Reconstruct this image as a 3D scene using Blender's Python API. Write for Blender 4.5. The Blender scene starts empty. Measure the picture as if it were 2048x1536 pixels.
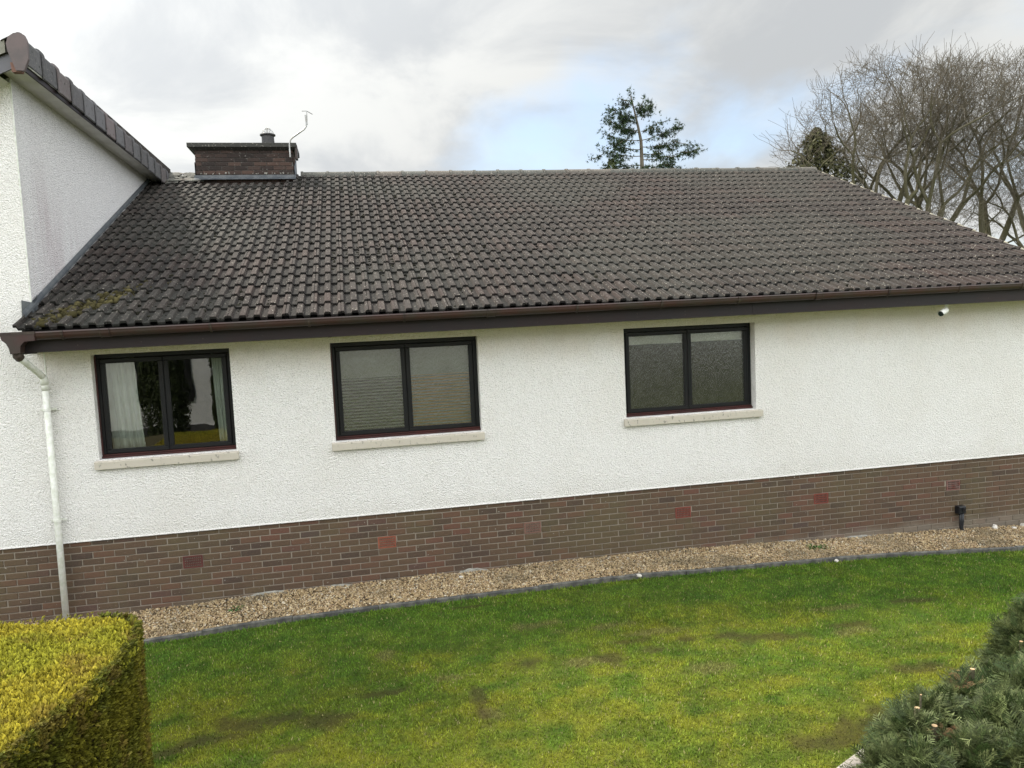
import bpy, math, random
import numpy as np
from mathutils import Vector, Matrix

random.seed(7)
RNG = np.random.default_rng(7)
S = bpy.context.scene
COL = S.collection

# ------------------------------------------------------------------ camera
CAMP = (3.8684, -9.2524, 2.2198)
RM = ((0.9780795930, -0.2032021698, -0.0454883273),      # camera right, in world
      (-0.0607700685, -0.0696067608, -0.9957217973),     # camera down
      (0.1991665346, 0.9766594990, -0.0804295621))       # camera forward
cam_d = bpy.data.cameras.new('camera')
cam = bpy.data.objects.new('camera', cam_d)
COL.objects.link(cam)
r_, d_, f_ = RM
cam.matrix_world = Matrix(((r_[0], -d_[0], -f_[0], CAMP[0]), (r_[1], -d_[1], -f_[1], CAMP[1]),
                           (r_[2], -d_[2], -f_[2], CAMP[2]), (0, 0, 0, 1)))
cam_d.sensor_width = 36.0
cam_d.lens = 36.0 * 1540 / 2048
cam_d.clip_start = 0.05
cam_d.clip_end = 2000
S.camera = cam
NR = np.array(RM); NC = np.array(CAMP)


def project(P):
    q = (np.asarray(P, float) - NC) @ NR.T
    return np.stack([1024 + 1540 * q[..., 0] / q[..., 2], 768 + 1540 * q[..., 1] / q[..., 2]], -1), q[..., 2]


# ------------------------------------------------------------------ light
SUN_EL, SUN_AZ = math.radians(49), math.atan2(-0.74, 0.67)   # azimuth from +Y towards +X
sun_dir = Vector((math.sin(SUN_AZ) * math.cos(SUN_EL), math.cos(SUN_AZ) * math.cos(SUN_EL), math.sin(SUN_EL)))
sun_d = bpy.data.lights.new('sun', 'SUN')
sun_d.energy = 2.9
sun_d.angle = math.radians(11)
sun_d.color = (1.0, 0.93, 0.80)
sun = bpy.data.objects.new('sun', sun_d)
sun.rotation_euler = (-sun_dir).to_track_quat('-Z', 'Y').to_euler()
sun.location = sun_dir * 40
COL.objects.link(sun)

S.view_settings.view_transform = 'Standard'
S.view_settings.look = 'None'
S.view_settings.gamma = 1.0
S.view_settings.exposure = 1.0
S.render.engine = 'CYCLES'

world = bpy.data.worlds.new('World')
S.world = world
world.use_nodes = True
wn, wl = world.node_tree.nodes, world.node_tree.links
wn.clear()


def N(nodes, typ, **kw):
    n = nodes.new(typ)
    for k, v in kw.items():
        if k.startswith('i_'):
            n.inputs[k[2:].replace('_', ' ')].default_value = v
        else:
            setattr(n, k, v)
    return n


def build_world():
    L = wl.new
    out = N(wn, 'ShaderNodeOutputWorld')
    sky = N(wn, 'ShaderNodeTexSky', sky_type='NISHITA', sun_disc=False, sun_elevation=SUN_EL, sun_rotation=SUN_AZ)
    bg1 = N(wn, 'ShaderNodeBackground'); bg1.inputs[1].default_value = 0.11
    tint = N(wn, 'ShaderNodeMix', data_type='RGBA', blend_type='MIX')
    tint.inputs[0].default_value = 0.5
    tint.inputs[7].default_value = (3.6, 4.4, 5.2, 1)      # thin haze in the gaps
    L(sky.outputs[0], tint.inputs[6]); L(tint.outputs[2], bg1.inputs[0])
    tc = N(wn, 'ShaderNodeTexCoord')
    sep = N(wn, 'ShaderNodeSeparateXYZ'); L(tc.outputs['Generated'], sep.inputs[0])
    zc = N(wn, 'ShaderNodeMath', operation='MAXIMUM'); zc.inputs[1].default_value = 0.0
    L(sep.outputs[2], zc.inputs[0])
    za = N(wn, 'ShaderNodeMath', operation='ADD'); za.inputs[1].default_value = 0.30
    L(zc.outputs[0], za.inputs[0])
    dx = N(wn, 'ShaderNodeMath', operation='DIVIDE'); L(sep.outputs[0], dx.inputs[0]); L(za.outputs[0], dx.inputs[1])
    dy = N(wn, 'ShaderNodeMath', operation='DIVIDE'); L(sep.outputs[1], dy.inputs[0]); L(za.outputs[0], dy.inputs[1])
    cmb = N(wn, 'ShaderNodeCombineXYZ'); L(dx.outputs[0], cmb.inputs[0]); L(dy.outputs[0], cmb.inputs[1])

    def noise(scale, detail, rough, off, dist=0.0):
        mp = N(wn, 'ShaderNodeMapping'); mp.inputs['Location'].default_value = off
        L(cmb.outputs[0], mp.inputs[0])
        nz = N(wn, 'ShaderNodeTexNoise')
        nz.inputs['Scale'].default_value = scale; nz.inputs['Detail'].default_value = detail
        nz.inputs['Roughness'].default_value = rough; nz.inputs['Distortion'].default_value = dist
        L(mp.outputs[0], nz.inputs['Vector'])
        return nz.outputs['Fac']

    def ramp(src, a, b, lo=0.0, hi=1.0):
        m = N(wn, 'ShaderNodeMapRange', interpolation_type='SMOOTHSTEP')
        m.inputs['From Min'].default_value = a; m.inputs['From Max'].default_value = b
        m.inputs['To Min'].default_value = lo; m.inputs['To Max'].default_value = hi
        L(src, m.inputs['Value'])
        return m.outputs[0]
    cover = ramp(noise(1.1, 7, 0.52, (3.1, 0.4, 0), 0.3), 0.29, 0.50, 0.0, 1.0)
    shade = ramp(noise(1.9, 9, 0.58, (7.3, 2.2, 0), 0.5), 0.38, 0.62, 0.0, 1.0)
    # clouds near the sun are lit through, overhead ones brighter than those low down
    nv = N(wn, 'ShaderNodeVectorMath', operation='DOT_PRODUCT'); nv.inputs[1].default_value = sun_dir
    L(tc.outputs['Generated'], nv.inputs[0])
    glow = ramp(nv.outputs['Value'], 0.35, 1.0, 0.0, 1.0)
    cie = ramp(zc.outputs[0], 0.05, 1.0, 0.0, 1.0)
    colr = N(wn, 'ShaderNodeMix', data_type='RGBA')
    colr.inputs[6].default_value = (0.69, 0.715, 0.735, 1)
    colr.inputs[7].default_value = (0.93, 0.94, 0.92, 1)
    L(shade, colr.inputs[0])
    add = N(wn, 'ShaderNodeMath', operation='MULTIPLY_ADD'); L(glow, add.inputs[0])
    add.inputs[1].default_value = 0.24
    # clouds opposite the sun front-lit, boosted further to fill the wall; view side dimmed
    sky_fill = ramp(sep.outputs[1], -0.75, 0.75, 1.70, 0.42)
    L(sky_fill, add.inputs[2])
    add2 = N(wn, 'ShaderNodeMath', operation='MULTIPLY_ADD'); L(cie, add2.inputs[0])
    add2.inputs[1].default_value = 0.08; L(add.outputs[0], add2.inputs[2])
    bg2 = N(wn, 'ShaderNodeBackground')
    L(colr.outputs[2], bg2.inputs[0]); L(add2.outputs[0], bg2.inputs[1])
    mx = N(wn, 'ShaderNodeMixShader')
    L(cover, mx.inputs[0]); L(bg1.outputs[0], mx.inputs[1]); L(bg2.outputs[0], mx.inputs[2])
    L(mx.outputs[0], out.inputs[0])


build_world()


# ------------------------------------------------------------------ materials
class Mat:
    """small procedural material builder"""

    def __init__(self, name, rough=0.8, spec=0.3, metal=0.0):
        self.m = bpy.data.materials.new(name)
        self.m.use_nodes = True
        self.n, self.l = self.m.node_tree.nodes, self.m.node_tree.links
        self.b = self.n['Principled BSDF']
        self.b.inputs['Roughness'].default_value = rough
        self.b.inputs['Specular IOR Level'].default_value = spec
        self.b.inputs['Metallic'].default_value = metal
        self.geo = self.n.new('ShaderNodeNewGeometry')
        self.h = None

    def pos(self, scale=(1, 1, 1), loc=(0, 0, 0)):
        mp = self.n.new('ShaderNodeMapping'); mp.inputs['Scale'].default_value = scale
        mp.inputs['Location'].default_value = loc
        self.l.new(self.geo.outputs['Position'], mp.inputs[0])
        return mp.outputs[0]

    def noise(self, scale, detail=4, rough=0.55, stretch=(1, 1, 1), loc=(0, 0, 0)):
        n = self.n.new('ShaderNodeTexNoise')
        n.inputs['Scale'].default_value = scale; n.inputs['Detail'].default_value = detail
        n.inputs['Roughness'].default_value = rough
        self.l.new(self.pos(stretch, loc), n.inputs['Vector'])
        return n.outputs['Fac']

    def voro(self, scale, stretch=(1, 1, 1), out='Distance'):
        n = self.n.new('ShaderNodeTexVoronoi'); n.inputs['Scale'].default_value = scale
        self.l.new(self.pos(stretch), n.inputs['Vector'])
        return n.outputs[out]

    def ramp(self, src, a, b, lo=0.0, hi=1.0):
        m = self.n.new('ShaderNodeMapRange'); m.interpolation_type = 'SMOOTHSTEP'
        m.inputs['From Min'].default_value = a; m.inputs['From Max'].default_value = b
        m.inputs['To Min'].default_value = lo; m.inputs['To Max'].default_value = hi
        self.l.new(src, m.inputs['Value'])
        return m.outputs[0]

    def math(self, op, a, b):
        m = self.n.new('ShaderNodeMath'); m.operation = op
        for i, v in enumerate((a, b)):
            if isinstance(v, (int, float)): m.inputs[i].default_value = v
            else: self.l.new(v, m.inputs[i])
        return m.outputs[0]

    def mix(self, fac, a, b, mode='MIX'):
        m = self.n.new('ShaderNodeMix'); m.data_type = 'RGBA'; m.blend_type = mode
        if isinstance(fac, (int, float)): m.inputs[0].default_value = fac
        else: self.l.new(fac, m.inputs[0])
        for i, v in ((6, a), (7, b)):
            if isinstance(v, tuple): m.inputs[i].default_value = (*v, 1)
            else: self.l.new(v, m.inputs[i])
        return m.outputs[2]

    def rand(self):
        """a number per object and per loose piece"""
        oi = self.n.new('ShaderNodeObjectInfo')
        s = self.math('ADD', oi.outputs['Random'], self.geo.outputs['Random Per Island'])
        return self.math('FRACT', s, 0)

    def colors(self, fac, stops):
        r = self.n.new('ShaderNodeValToRGB')
        e = r.color_ramp.elements
        while len(e) < len(stops): e.new(0.5)
        for i, (p, c) in enumerate(stops):
            e[i].position = p; e[i].color = (*c, 1)
        self.l.new(fac, r.inputs[0])
        return r.outputs[0]

    def attr(self, name, out='Color'):
        a = self.n.new('ShaderNodeAttribute'); a.attribute_name = name
        return a.outputs[out]

    def base(self, c):
        if isinstance(c, tuple): self.b.inputs['Base Color'].default_value = (*c, 1)
        else: self.l.new(c, self.b.inputs['Base Color'])
        return self

    def bump(self, h, dist=0.01, strength=1.0):
        b = self.n.new('ShaderNodeBump'); b.inputs['Distance'].default_value = dist
        b.inputs['Strength'].default_value = strength
        self.l.new(h, b.inputs['Height'])
        if self.h is not None: self.l.new(self.h, b.inputs['Normal'])
        self.l.new(b.outputs[0], self.b.inputs['Normal']); self.h = b.outputs[0]
        return self


def mk_render():
    m = Mat('white_roughcast', 0.9, 0.2)
    fine = m.noise(85, 3, 0.62)
    cell = m.voro(62)
    h = m.math('ADD', m.math('MULTIPLY', fine, 1.2), m.math('MULTIPLY', cell, 0.9))
    big = m.noise(0.9, 4, 0.6)
    c = m.mix(m.ramp(big, 0.35, 0.75), (0.90, 0.882, 0.872), (0.86, 0.835, 0.81))
    # little dark pits between the dashed stones
    c = m.mix(m.ramp(fine, 0.34, 0.50, 0.55, 0.0), c, (0.42, 0.41, 0.39))
    # tan eave shade and bounce painted into the colour, ragged lower edge
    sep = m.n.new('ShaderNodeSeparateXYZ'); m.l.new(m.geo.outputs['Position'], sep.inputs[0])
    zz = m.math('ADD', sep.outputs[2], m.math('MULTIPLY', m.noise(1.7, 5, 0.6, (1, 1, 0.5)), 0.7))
    eave_shade = m.ramp(zz, 1.95, 2.6, 0.0, 0.50)
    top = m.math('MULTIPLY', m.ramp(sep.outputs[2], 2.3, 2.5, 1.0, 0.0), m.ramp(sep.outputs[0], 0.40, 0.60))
    c = m.mix(m.math('MULTIPLY', eave_shade, top), c, (0.71, 0.585, 0.48))
    st = m.ramp(m.noise(9, 4, 0.6, (1, 1, 0.07)), 0.50, 0.68, 0, 0.16)
    below = m.ramp(sep.outputs[2], 0.35, 0.80, 0.0, 1.0)
    wins = 0
    for w0, w1 in ((1.0, 2.52), (3.56, 5.38), (7.18, 9.09)):
        a = m.math('MULTIPLY', m.ramp(sep.outputs[0], w0 - .05, w0 + .05), m.ramp(sep.outputs[0], w1 - .05, w1 + .05, 1.0, 0.0))
        wins = m.math('ADD', a, wins)
    low = m.ramp(sep.outputs[2], 0.80, 0.84, 1.0, 0.0)
    c = m.mix(m.math('MULTIPLY', m.math('MULTIPLY', st, below), m.math('MULTIPLY', wins, low)), c, (0.52, 0.50, 0.43))
    sp = m.ramp(m.math('ADD', sep.outputs[2], m.math('MULTIPLY', m.noise(3, 5, .65), .35)), 0.10, 0.42, 0.22, 0.0)
    c = m.mix(sp, c, (0.56, 0.54, 0.48))
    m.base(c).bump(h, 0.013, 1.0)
    return m.m


def mk_render_stained():
    m = Mat('stained_roughcast', 0.9, 0.2)
    fine = m.noise(85, 3, 0.62)
    h = m.math('ADD', m.math('MULTIPLY', fine, 1.2), m.math('MULTIPLY', m.voro(62), 0.9))
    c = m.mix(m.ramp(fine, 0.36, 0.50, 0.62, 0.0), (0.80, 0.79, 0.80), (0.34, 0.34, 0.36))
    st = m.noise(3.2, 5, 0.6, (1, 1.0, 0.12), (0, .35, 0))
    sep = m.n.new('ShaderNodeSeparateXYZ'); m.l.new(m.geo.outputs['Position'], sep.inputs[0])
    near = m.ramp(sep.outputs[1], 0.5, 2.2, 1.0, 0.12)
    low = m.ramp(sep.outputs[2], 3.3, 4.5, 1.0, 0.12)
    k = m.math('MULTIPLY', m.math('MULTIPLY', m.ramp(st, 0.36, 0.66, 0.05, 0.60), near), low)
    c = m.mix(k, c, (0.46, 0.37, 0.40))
    m.base(c).bump(h, 0.012, 1.0)
    return m.m


def mk_brick():
    m = Mat('brown_brick', 0.88, 0.25)
    r = m.rand()
    c = m.colors(r, [(0.0, (0.066, 0.047, 0.038)), (0.2, (0.090, 0.060, 0.041)), (0.45, (0.108, 0.070, 0.046)),
                     (0.7, (0.097, 0.065, 0.044)), (0.86, (0.118, 0.067, 0.045)), (0.95, (0.124, 0.062, 0.045)), (1.0, (0.075, 0.054, 0.046))])
    c = m.mix(m.ramp(m.noise(0.8, 4, 0.6), 0.46, 0.70, 0, 0.7), c, (0.100, 0.085, 0.046))       # greenish bloom patches
    c = m.mix(m.ramp(m.noise(75, 4, 0.7), 0.42, 0.78, 0, 0.40), c, (0.19, 0.125, 0.085))
    c = m.mix(m.ramp(m.noise(38, 2, 0.5), 0.70, 0.76, 0, 0.8), c, (0.42, 0.40, 0.36))        # mortar and lichen flecks
    # splash-back of lime and soil along the foot of the wall
    sep = m.n.new('ShaderNodeSeparateXYZ'); m.l.new(m.geo.outputs['Position'], sep.inputs[0])
    zz = m.math('ADD', sep.outputs[2], m.math('MULTIPLY', m.noise(2.5, 5, 0.6), 0.22))
    c = m.mix(m.ramp(zz, -0.82, -0.68, 0.5, 0.0), c, (0.24, 0.215, 0.175))
    m.base(c).bump(m.noise(120, 4, 0.7), 0.004, 0.9)
    return m.m


def mk_mortar():
    m = Mat('pale_mortar', 0.95, 0.15)
    c = m.mix(m.noise(6, 5, 0.6), (0.22, 0.19, 0.155), (0.36, 0.31, 0.26))
    m.base(c).bump(m.noise(150, 3, 0.6), 0.003)
    return m.m


def mk_tile(name, top=(0.031, 0.0255, 0.0235), lichen=1.0, grain=0.65, gcol=(0.070, 0.058, 0.052)):
    m = Mat(name, 0.86, 0.25)
    r = m.rand()
    c = m.colors(r, [(0.0, tuple(.66 * q for q in top)), (0.3, top), (0.6, tuple(1.12 * q for q in top)), (0.85, (top[0] * 1.35, top[1] * 1.15, top[2] * 1.1)), (1.0, tuple(.8 * q for q in top))])
    c = m.mix(m.ramp(m.noise(0.45, 3, 0.5), 0.40, 0.62, 0, 0.5), c, (0.040, 0.042, 0.036))
    c = m.mix(m.ramp(m.noise(26, 5, 0.7), 0.42, 0.72, 0, grain), c, gcol)       # bleached grain
    c = m.mix(m.ramp(m.noise(46, 2, 0.5, (1, 1, 1), (9, 3, 1)), 0.645, 0.71, 0, 0.85 * lichen), c, (0.36, 0.34, 0.29))
    c = m.mix(m.ramp(m.noise(17, 3, 0.6, (1, 1, 1), (2, 8, 1)), 0.62, 0.70, 0, 0.75), c, (0.020, 0.020, 0.014))
    m.base(c).bump(m.noise(90, 4, 0.7), 0.005, 0.9)
    return m.m


def mk_plain(name, c1, c2, rough=0.6, scale=8, bump=0.002, spec=0.35, bs=90, stretch=(1, 1, 1), metal=0.0):
    m = Mat(name, rough, spec, metal)
    c = m.mix(m.ramp(m.noise(scale, 5, 0.6, stretch), 0.35, 0.68), c1, c2)
    m.base(c).bump(m.noise(bs, 3, 0.6), bump)
    return m.m


def mk_sill():
    m = Mat('weathered_sill_stone', 0.85, 0.2)
    c = m.mix(m.noise(9, 4, 0.6), (0.45, 0.41, 0.35), (0.56, 0.52, 0.45))
    c = m.mix(m.ramp(m.noise(30, 4, 0.6, (1, 1, 0.6)), 0.58, 0.68, 0, 0.75), c, (0.15, 0.15, 0.13))
    m.base(c).bump(m.noise(60, 3, 0.6), 0.003)
    return m.m


def mk_gravel():
    m = Mat('pea_gravel', 0.8, 0.3)
    c = m.colors(m.rand(), [(0.0, (0.07, 0.050, 0.03)), (0.18, (0.20, 0.135, 0.070)), (0.42, (0.46, 0.35, 0.19)), (0.6, (0.32, 0.22, 0.12)),
                            (0.74, (0.60, 0.49, 0.31)), (0.88, (0.32, 0.21, 0.12)), (0.96, (0.64, 0.58, 0.46)), (1.0, (0.16, 0.14, 0.11))])
    c = m.mix(m.ramp(m.noise(1.6, 4, 0.6), 0.45, 0.70, 0, 0.6), c, (0.13, 0.11, 0.07), 'MIX')
    m.base(c)
    return m.m


def mk_attr(name, rough=0.7, spec=0.25, var=0.5, trans=0.0):
    """colour painted per piece of foliage, with a per-piece variation"""
    m = Mat(name, rough, spec)
    a = m.attr('tint')
    r = m.geo.outputs['Random Per Island']
    v = m.ramp(r, 0, 1, 1.0 - var, 1.0 + var)
    mul = m.n.new('ShaderNodeVectorMath'); mul.operation = 'SCALE'
    m.l.new(a, mul.inputs[0]); m.l.new(v, mul.inputs['Scale'])
    m.base(mul.outputs[0])
    if trans:
        t = m.n.new('ShaderNodeBsdfTranslucent'); m.l.new(mul.outputs[0], t.inputs[0])
        mx = m.n.new('ShaderNodeMixShader'); mx.inputs[0].default_value = trans
        m.l.new(m.b.outputs[0], mx.inputs[1]); m.l.new(t.outputs[0], mx.inputs[2])
        m.l.new(mx.outputs[0], m.n['Material Output'].inputs[0])
    return m.m


def mk_ground():
    m = Mat('lawn_soil', 0.95, 0.1)
    a = m.attr('tint')
    c = m.mix(m.ramp(m.noise(30, 5, 0.65), 0.35, 0.7, 0.2, 0.9), a, m.mix(0.6, a, (0.030, 0.022, 0.012)))
    m.base(c).bump(m.noise(60, 4, 0.6), 0.02)
    return m.m


def mk_glass(name, rough, bumpd, body, tint=(0.86, 0.9, 0.88)):
    m = bpy.data.materials.new(name); m.use_nodes = True
    n, l = m.node_tree.nodes, m.node_tree.links
    n.clear()
    out = n.new('ShaderNodeOutputMaterial')
    tr = n.new('ShaderNodeBsdfTransparent'); tr.inputs[0].default_value = (*tint, 1)
    gl = n.new('ShaderNodeBsdfGlossy'); gl.inputs['Roughness'].default_value = rough
    fr = n.new('ShaderNodeFresnel'); fr.inputs['IOR'].default_value = 1.55
    mul = n.new('ShaderNodeMath'); mul.operation = 'MULTIPLY_ADD'; mul.inputs[1].default_value = 3.1; mul.inputs[2].default_value = 0.03
    l.new(fr.outputs[0], mul.inputs[0])
    mx = n.new('ShaderNodeMixShader'); l.new(mul.outputs[0], mx.inputs[0])
    geo = n.new('ShaderNodeNewGeometry')
    if bumpd:
        mp = n.new('ShaderNodeMapping'); mp.inputs['Scale'].default_value = (1, 1, 0.33)
        l.new(geo.outputs['Position'], mp.inputs[0])
        nz = n.new('ShaderNodeTexNoise'); nz.inputs['Scale'].default_value = 75; nz.inputs['Detail'].default_value = 2
        l.new(mp.outputs[0], nz.inputs['Vector'])
        b = n.new('ShaderNodeBump'); b.inputs['Distance'].default_value = bumpd
        l.new(nz.outputs['Fac'], b.inputs['Height'])
        for x in (gl, fr): l.new(b.outputs[0], x.inputs['Normal'])
        df = n.new('ShaderNodeBsdfTranslucent'); df.inputs[0].default_value = (0.60, 0.62, 0.58, 1)
        dd = n.new('ShaderNodeBsdfDiffuse'); dd.inputs[0].default_value = (0.42, 0.43, 0.38, 1)
        l.new(b.outputs[0], dd.inputs['Normal'])
        md = n.new('ShaderNodeMixShader'); md.inputs[0].default_value = 0.45
        l.new(df.outputs[0], md.inputs[1]); l.new(dd.outputs[0], md.inputs[2])
        m2 = n.new('ShaderNodeMixShader')
        rp = n.new('ShaderNodeMapRange'); rp.inputs['From Min'].default_value = 0.35; rp.inputs['From Max'].default_value = 0.65
        rp.inputs['To Min'].default_value = body * 0.45; rp.inputs['To Max'].default_value = min(1, body * 1.5)
        l.new(nz.outputs['Fac'], rp.inputs[0]); l.new(rp.outputs[0], m2.inputs[0])
        l.new(tr.outputs[0], m2.inputs[1]); l.new(md.outputs[0], m2.inputs[2])
        l.new(m2.outputs[0], mx.inputs[1])
    else:
        nz = n.new('ShaderNodeTexNoise'); nz.inputs['Scale'].default_value = 2.2
        l.new(geo.outputs['Position'], nz.inputs['Vector'])
        b = n.new('ShaderNodeBump'); b.inputs['Distance'].default_value = 0.0015
        l.new(nz.outputs['Fac'], b.inputs['Height']); l.new(b.outputs[0], gl.inputs['Normal'])
        l.new(tr.outputs[0], mx.inputs[1])
    l.new(gl.outputs[0], mx.inputs[2]); l.new(mx.outputs[0], out.inputs[0])
    return m


M = {}
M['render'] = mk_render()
M['render_stained'] = mk_render_stained()
M['brick'] = mk_brick()
M['mortar'] = mk_mortar()
M['sooty_mortar'] = mk_plain('sooty_mortar', (0.06, 0.055, 0.05), (0.12, 0.11, 0.10), .95, 9)
M['tile'] = mk_tile('concrete_roof_tile')
M['ridge'] = mk_tile('ridge_tile_concrete', (0.10, 0.10, 0.090), 1.6, .5, (.17, .16, .14))
M['tile_edge'] = mk_tile('dark_tile_edge', (0.011, 0.010, 0.0095), 0.4, .35, (.026, .023, .021))  # front edge faces coloured darker than the tile tops
M['end_cap'] = mk_plain('faded_brown_cap', (0.13, 0.10, 0.10), (0.10, 0.085, 0.085), 0.6, 6, .001)
M['verge_cap'] = mk_plain('pale_verge_tile', (.20, .195, .165), (.27, .26, .22), .9, 8)
M['mono'] = mk_tile('grey_mono_ridge_concrete', (0.135, 0.132, 0.142), 0.6, .5, (.19, .19, .20))
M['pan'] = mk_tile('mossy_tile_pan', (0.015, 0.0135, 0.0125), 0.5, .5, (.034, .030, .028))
M['deck'] = mk_plain('roof_underlay', (0.012, 0.012, 0.012), (0.02, 0.018, 0.017), 0.9)
M['moss'] = mk_attr('roof_moss', 0.95, 0.05, 0.45)
M['cement'] = mk_plain('verge_cement', (0.30, 0.27, 0.20), (0.44, 0.41, 0.33), 0.9, 14, 0.004)
M['brown_pvc'] = mk_plain('brown_plastic_gutter', (0.046, 0.020, 0.018), (0.036, 0.026, 0.022), 0.42, 3, 0.0006, 0.45)
M['brown_dark'] = mk_plain('dark_brown_clip', (0.030, 0.020, 0.018), (0.06, 0.045, 0.035), 0.5, 12, 0.0008)
M['fascia'] = mk_plain('brown_fascia_board', (0.024, 0.015, 0.016), (0.019, 0.016, 0.018), 0.5, 1.2, 0.0006, 0.25)
M['fascia_grey'] = mk_plain('grey_brown_fascia', (0.10, 0.10, 0.115), (0.08, 0.075, 0.085), 0.4, 2, 0.0006, 0.5)
M['soffit'] = mk_plain('white_soffit_board', (0.62, 0.61, 0.57), (0.52, 0.51, 0.47), 0.5, 3, 0.0006)
M['white_pvc'] = mk_plain('algae_stained_white_pipe', (0.78, 0.78, 0.75), (0.62, 0.64, 0.56), 0.5, 18, 0.001, 0.4, 120)
M['frame'] = mk_plain('anthracite_window_frame', (0.0075, 0.0082, 0.0095), (0.011, 0.0105, 0.011), 0.45, 4, 0.0004, 0.25)
M['frame_red'] = mk_plain('mahogany_frame_edge', (0.055, 0.014, 0.013), (0.035, 0.012, 0.012), 0.38, 4, 0.0004, 0.45)
M['gasket'] = mk_plain('black_gasket', (0.006, 0.006, 0.006), (0.010, 0.010, 0.010), 0.6)
M['sill'] = mk_sill()
M['glass'] = mk_glass('clear_glass', 0.0, 0, 0, (0.80, 0.86, 0.84))
M['obscure'] = mk_glass('rain_textured_glass', 0.17, 0.0048, 0.10)
M['curtain'] = mk_plain('cream_curtain_cloth', (0.84, 0.85, 0.79), (0.76, 0.77, 0.70), 0.85, 5, 0.001)
M['blind'] = mk_plain('grey_blind_slat', (0.34, 0.35, 0.29), (0.27, 0.27, 0.22), 0.5, 2, 0.0005)
M['blind_tan'] = mk_plain('tan_inner_wall', (0.62, 0.36, 0.13), (0.52, 0.29, 0.10), 0.7)
M['roller'] = mk_plain('cream_roller_blind', (0.80, 0.80, 0.68), (0.74, 0.74, 0.62), 0.7)
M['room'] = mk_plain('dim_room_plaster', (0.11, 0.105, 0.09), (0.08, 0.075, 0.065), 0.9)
M['lead'] = mk_plain('lead_flashing', (0.050, 0.058, 0.068), (0.095, 0.103, 0.11), 0.5, 9, 0.003, 0.4, 40)
M['cap'] = mk_tile('lichen_cap_concrete', (0.050, 0.052, 0.048), 1.0, .4)
M['pot'] = mk_plain('black_glazed_pot', (0.030, 0.030, 0.032), (0.05, 0.048, 0.046), 0.5, 8)
M['steel'] = mk_plain('galvanised_steel', (0.42, 0.43, 0.43), (0.28, 0.27, 0.25), 0.45, 10, 0.0006, 0.5, metal=0.6)
M['terracotta'] = mk_plain('terracotta_vent', (0.26, 0.082, 0.045), (0.20, 0.062, 0.040), 0.8, 10, 0.001)
M['terracotta_dark'] = mk_plain('sooty_red_vent', (0.115, 0.034, 0.028), (0.085, 0.030, 0.026), 0.8, 10, 0.001)
M['terracotta_brown'] = mk_plain('faded_brown_vent', (0.19, 0.105, 0.080), (0.16, 0.085, 0.066), 0.8, 10, 0.001)
M['terracotta_red'] = mk_plain('red_vent', (0.19, 0.050, 0.034), (0.16, 0.042, 0.032), 0.8, 10, 0.001)
M['terracotta_grey'] = mk_plain('pinkish_grey_vent', (0.20, 0.13, 0.115), (0.16, 0.05, 0.04), 0.8, 16, 0.001)
M['hole'] = mk_plain('vent_shade', (0.004, 0.004, 0.004), (0.006, 0.006, 0.006), 1.0)
M['black_plastic'] = mk_plain('black_plastic', (0.010, 0.011, 0.014), (0.014, 0.015, 0.018), 0.35, 8)
M['cctv_white'] = mk_plain('white_camera_plastic', (0.78, 0.78, 0.74), (0.70, 0.70, 0.66), 0.4, 8)
M['lens'] = mk_plain('dark_camera_lens', (0.012, 0.020, 0.020), (0.02, 0.03, 0.03), 0.15, 8)
M['edging'] = mk_plain('weathered_edging_concrete', (0.060, 0.060, 0.058), (0.15, 0.145, 0.13), 0.9, 9, 0.006)
M['footing'] = mk_plain('rough_footing_concrete', (0.24, 0.23, 0.20), (0.34, 0.33, 0.30), 0.95, 11, 0.01, 0.15, 40)
M['gravel'] = mk_gravel()
M['gravel_bed'] = mk_plain('gravel_bed_grit', (0.12, 0.09, 0.06), (0.20, 0.15, 0.10), 0.95, 20, 0.01, 0.1, 60)
M['grass'] = mk_attr('grass_blades', 0.6, 0.25, 0.42, 0.35)
M['ground'] = mk_ground()
M['hedge'] = mk_attr('golden_conifer_sprigs', 0.65, 0.2, 0.40, 0.25)
M['hedge_core'] = mk_plain('hedge_inner_twigs', (0.040, 0.034, 0.008), (0.065, 0.052, 0.012), 0.95, 20)
M['frond'] = mk_attr('dark_conifer_fronds', 0.6, 0.3, 0.45, 0.2)
M['leaf'] = mk_attr('evergreen_leaves', 0.65, 0.25, 0.5, 0.15)
M['needle'] = mk_attr('spruce_needles', 0.7, 0.2, 0.4, 0.1)
M['bark'] = mk_plain('greenish_bark', (0.085, 0.080, 0.045), (0.13, 0.115, 0.085), 0.95, 3, 0.02, 0.1, 20, (1, 1, 0.4))
M['twig'] = mk_plain('thin_brown_twigs', (0.10, 0.086, 0.066), (0.13, 0.112, 0.088), 0.9, 2, 0.001, 0.1)
M['cut_wood'] = mk_plain('fresh_cut_wood', (0.40, 0.27, 0.15), (0.48, 0.35, 0.21), 0.8, 30)
M['dead'] = mk_attr('dead_brown_needles', 0.9, 0.1, 0.4)
M['slab'] = mk_plain('pinkish_grey_kerb_stone', (0.30, 0.27, 0.25), (0.40, 0.37, 0.34), 0.9, 18, 0.004)
M['pale_stone'] = mk_plain('pale_stone', (0.52, 0.49, 0.44), (0.68, 0.65, 0.60), 0.85, 20, 0.004)
M['slate'] = mk_plain('far_slate', (0.05, 0.05, 0.055), (0.075, 0.072, 0.072), 0.8, 3)
M['white_wall'] = mk_plain('neighbour_white_wall', (0.74, 0.75, 0.77), (0.68, 0.69, 0.71), 0.9, 2, 0.01)
M['dark_glass'] = mk_plain('neighbour_window_glass', (0.02, 0.022, 0.026), (0.03, 0.03, 0.035), 0.15, 2)


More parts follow.
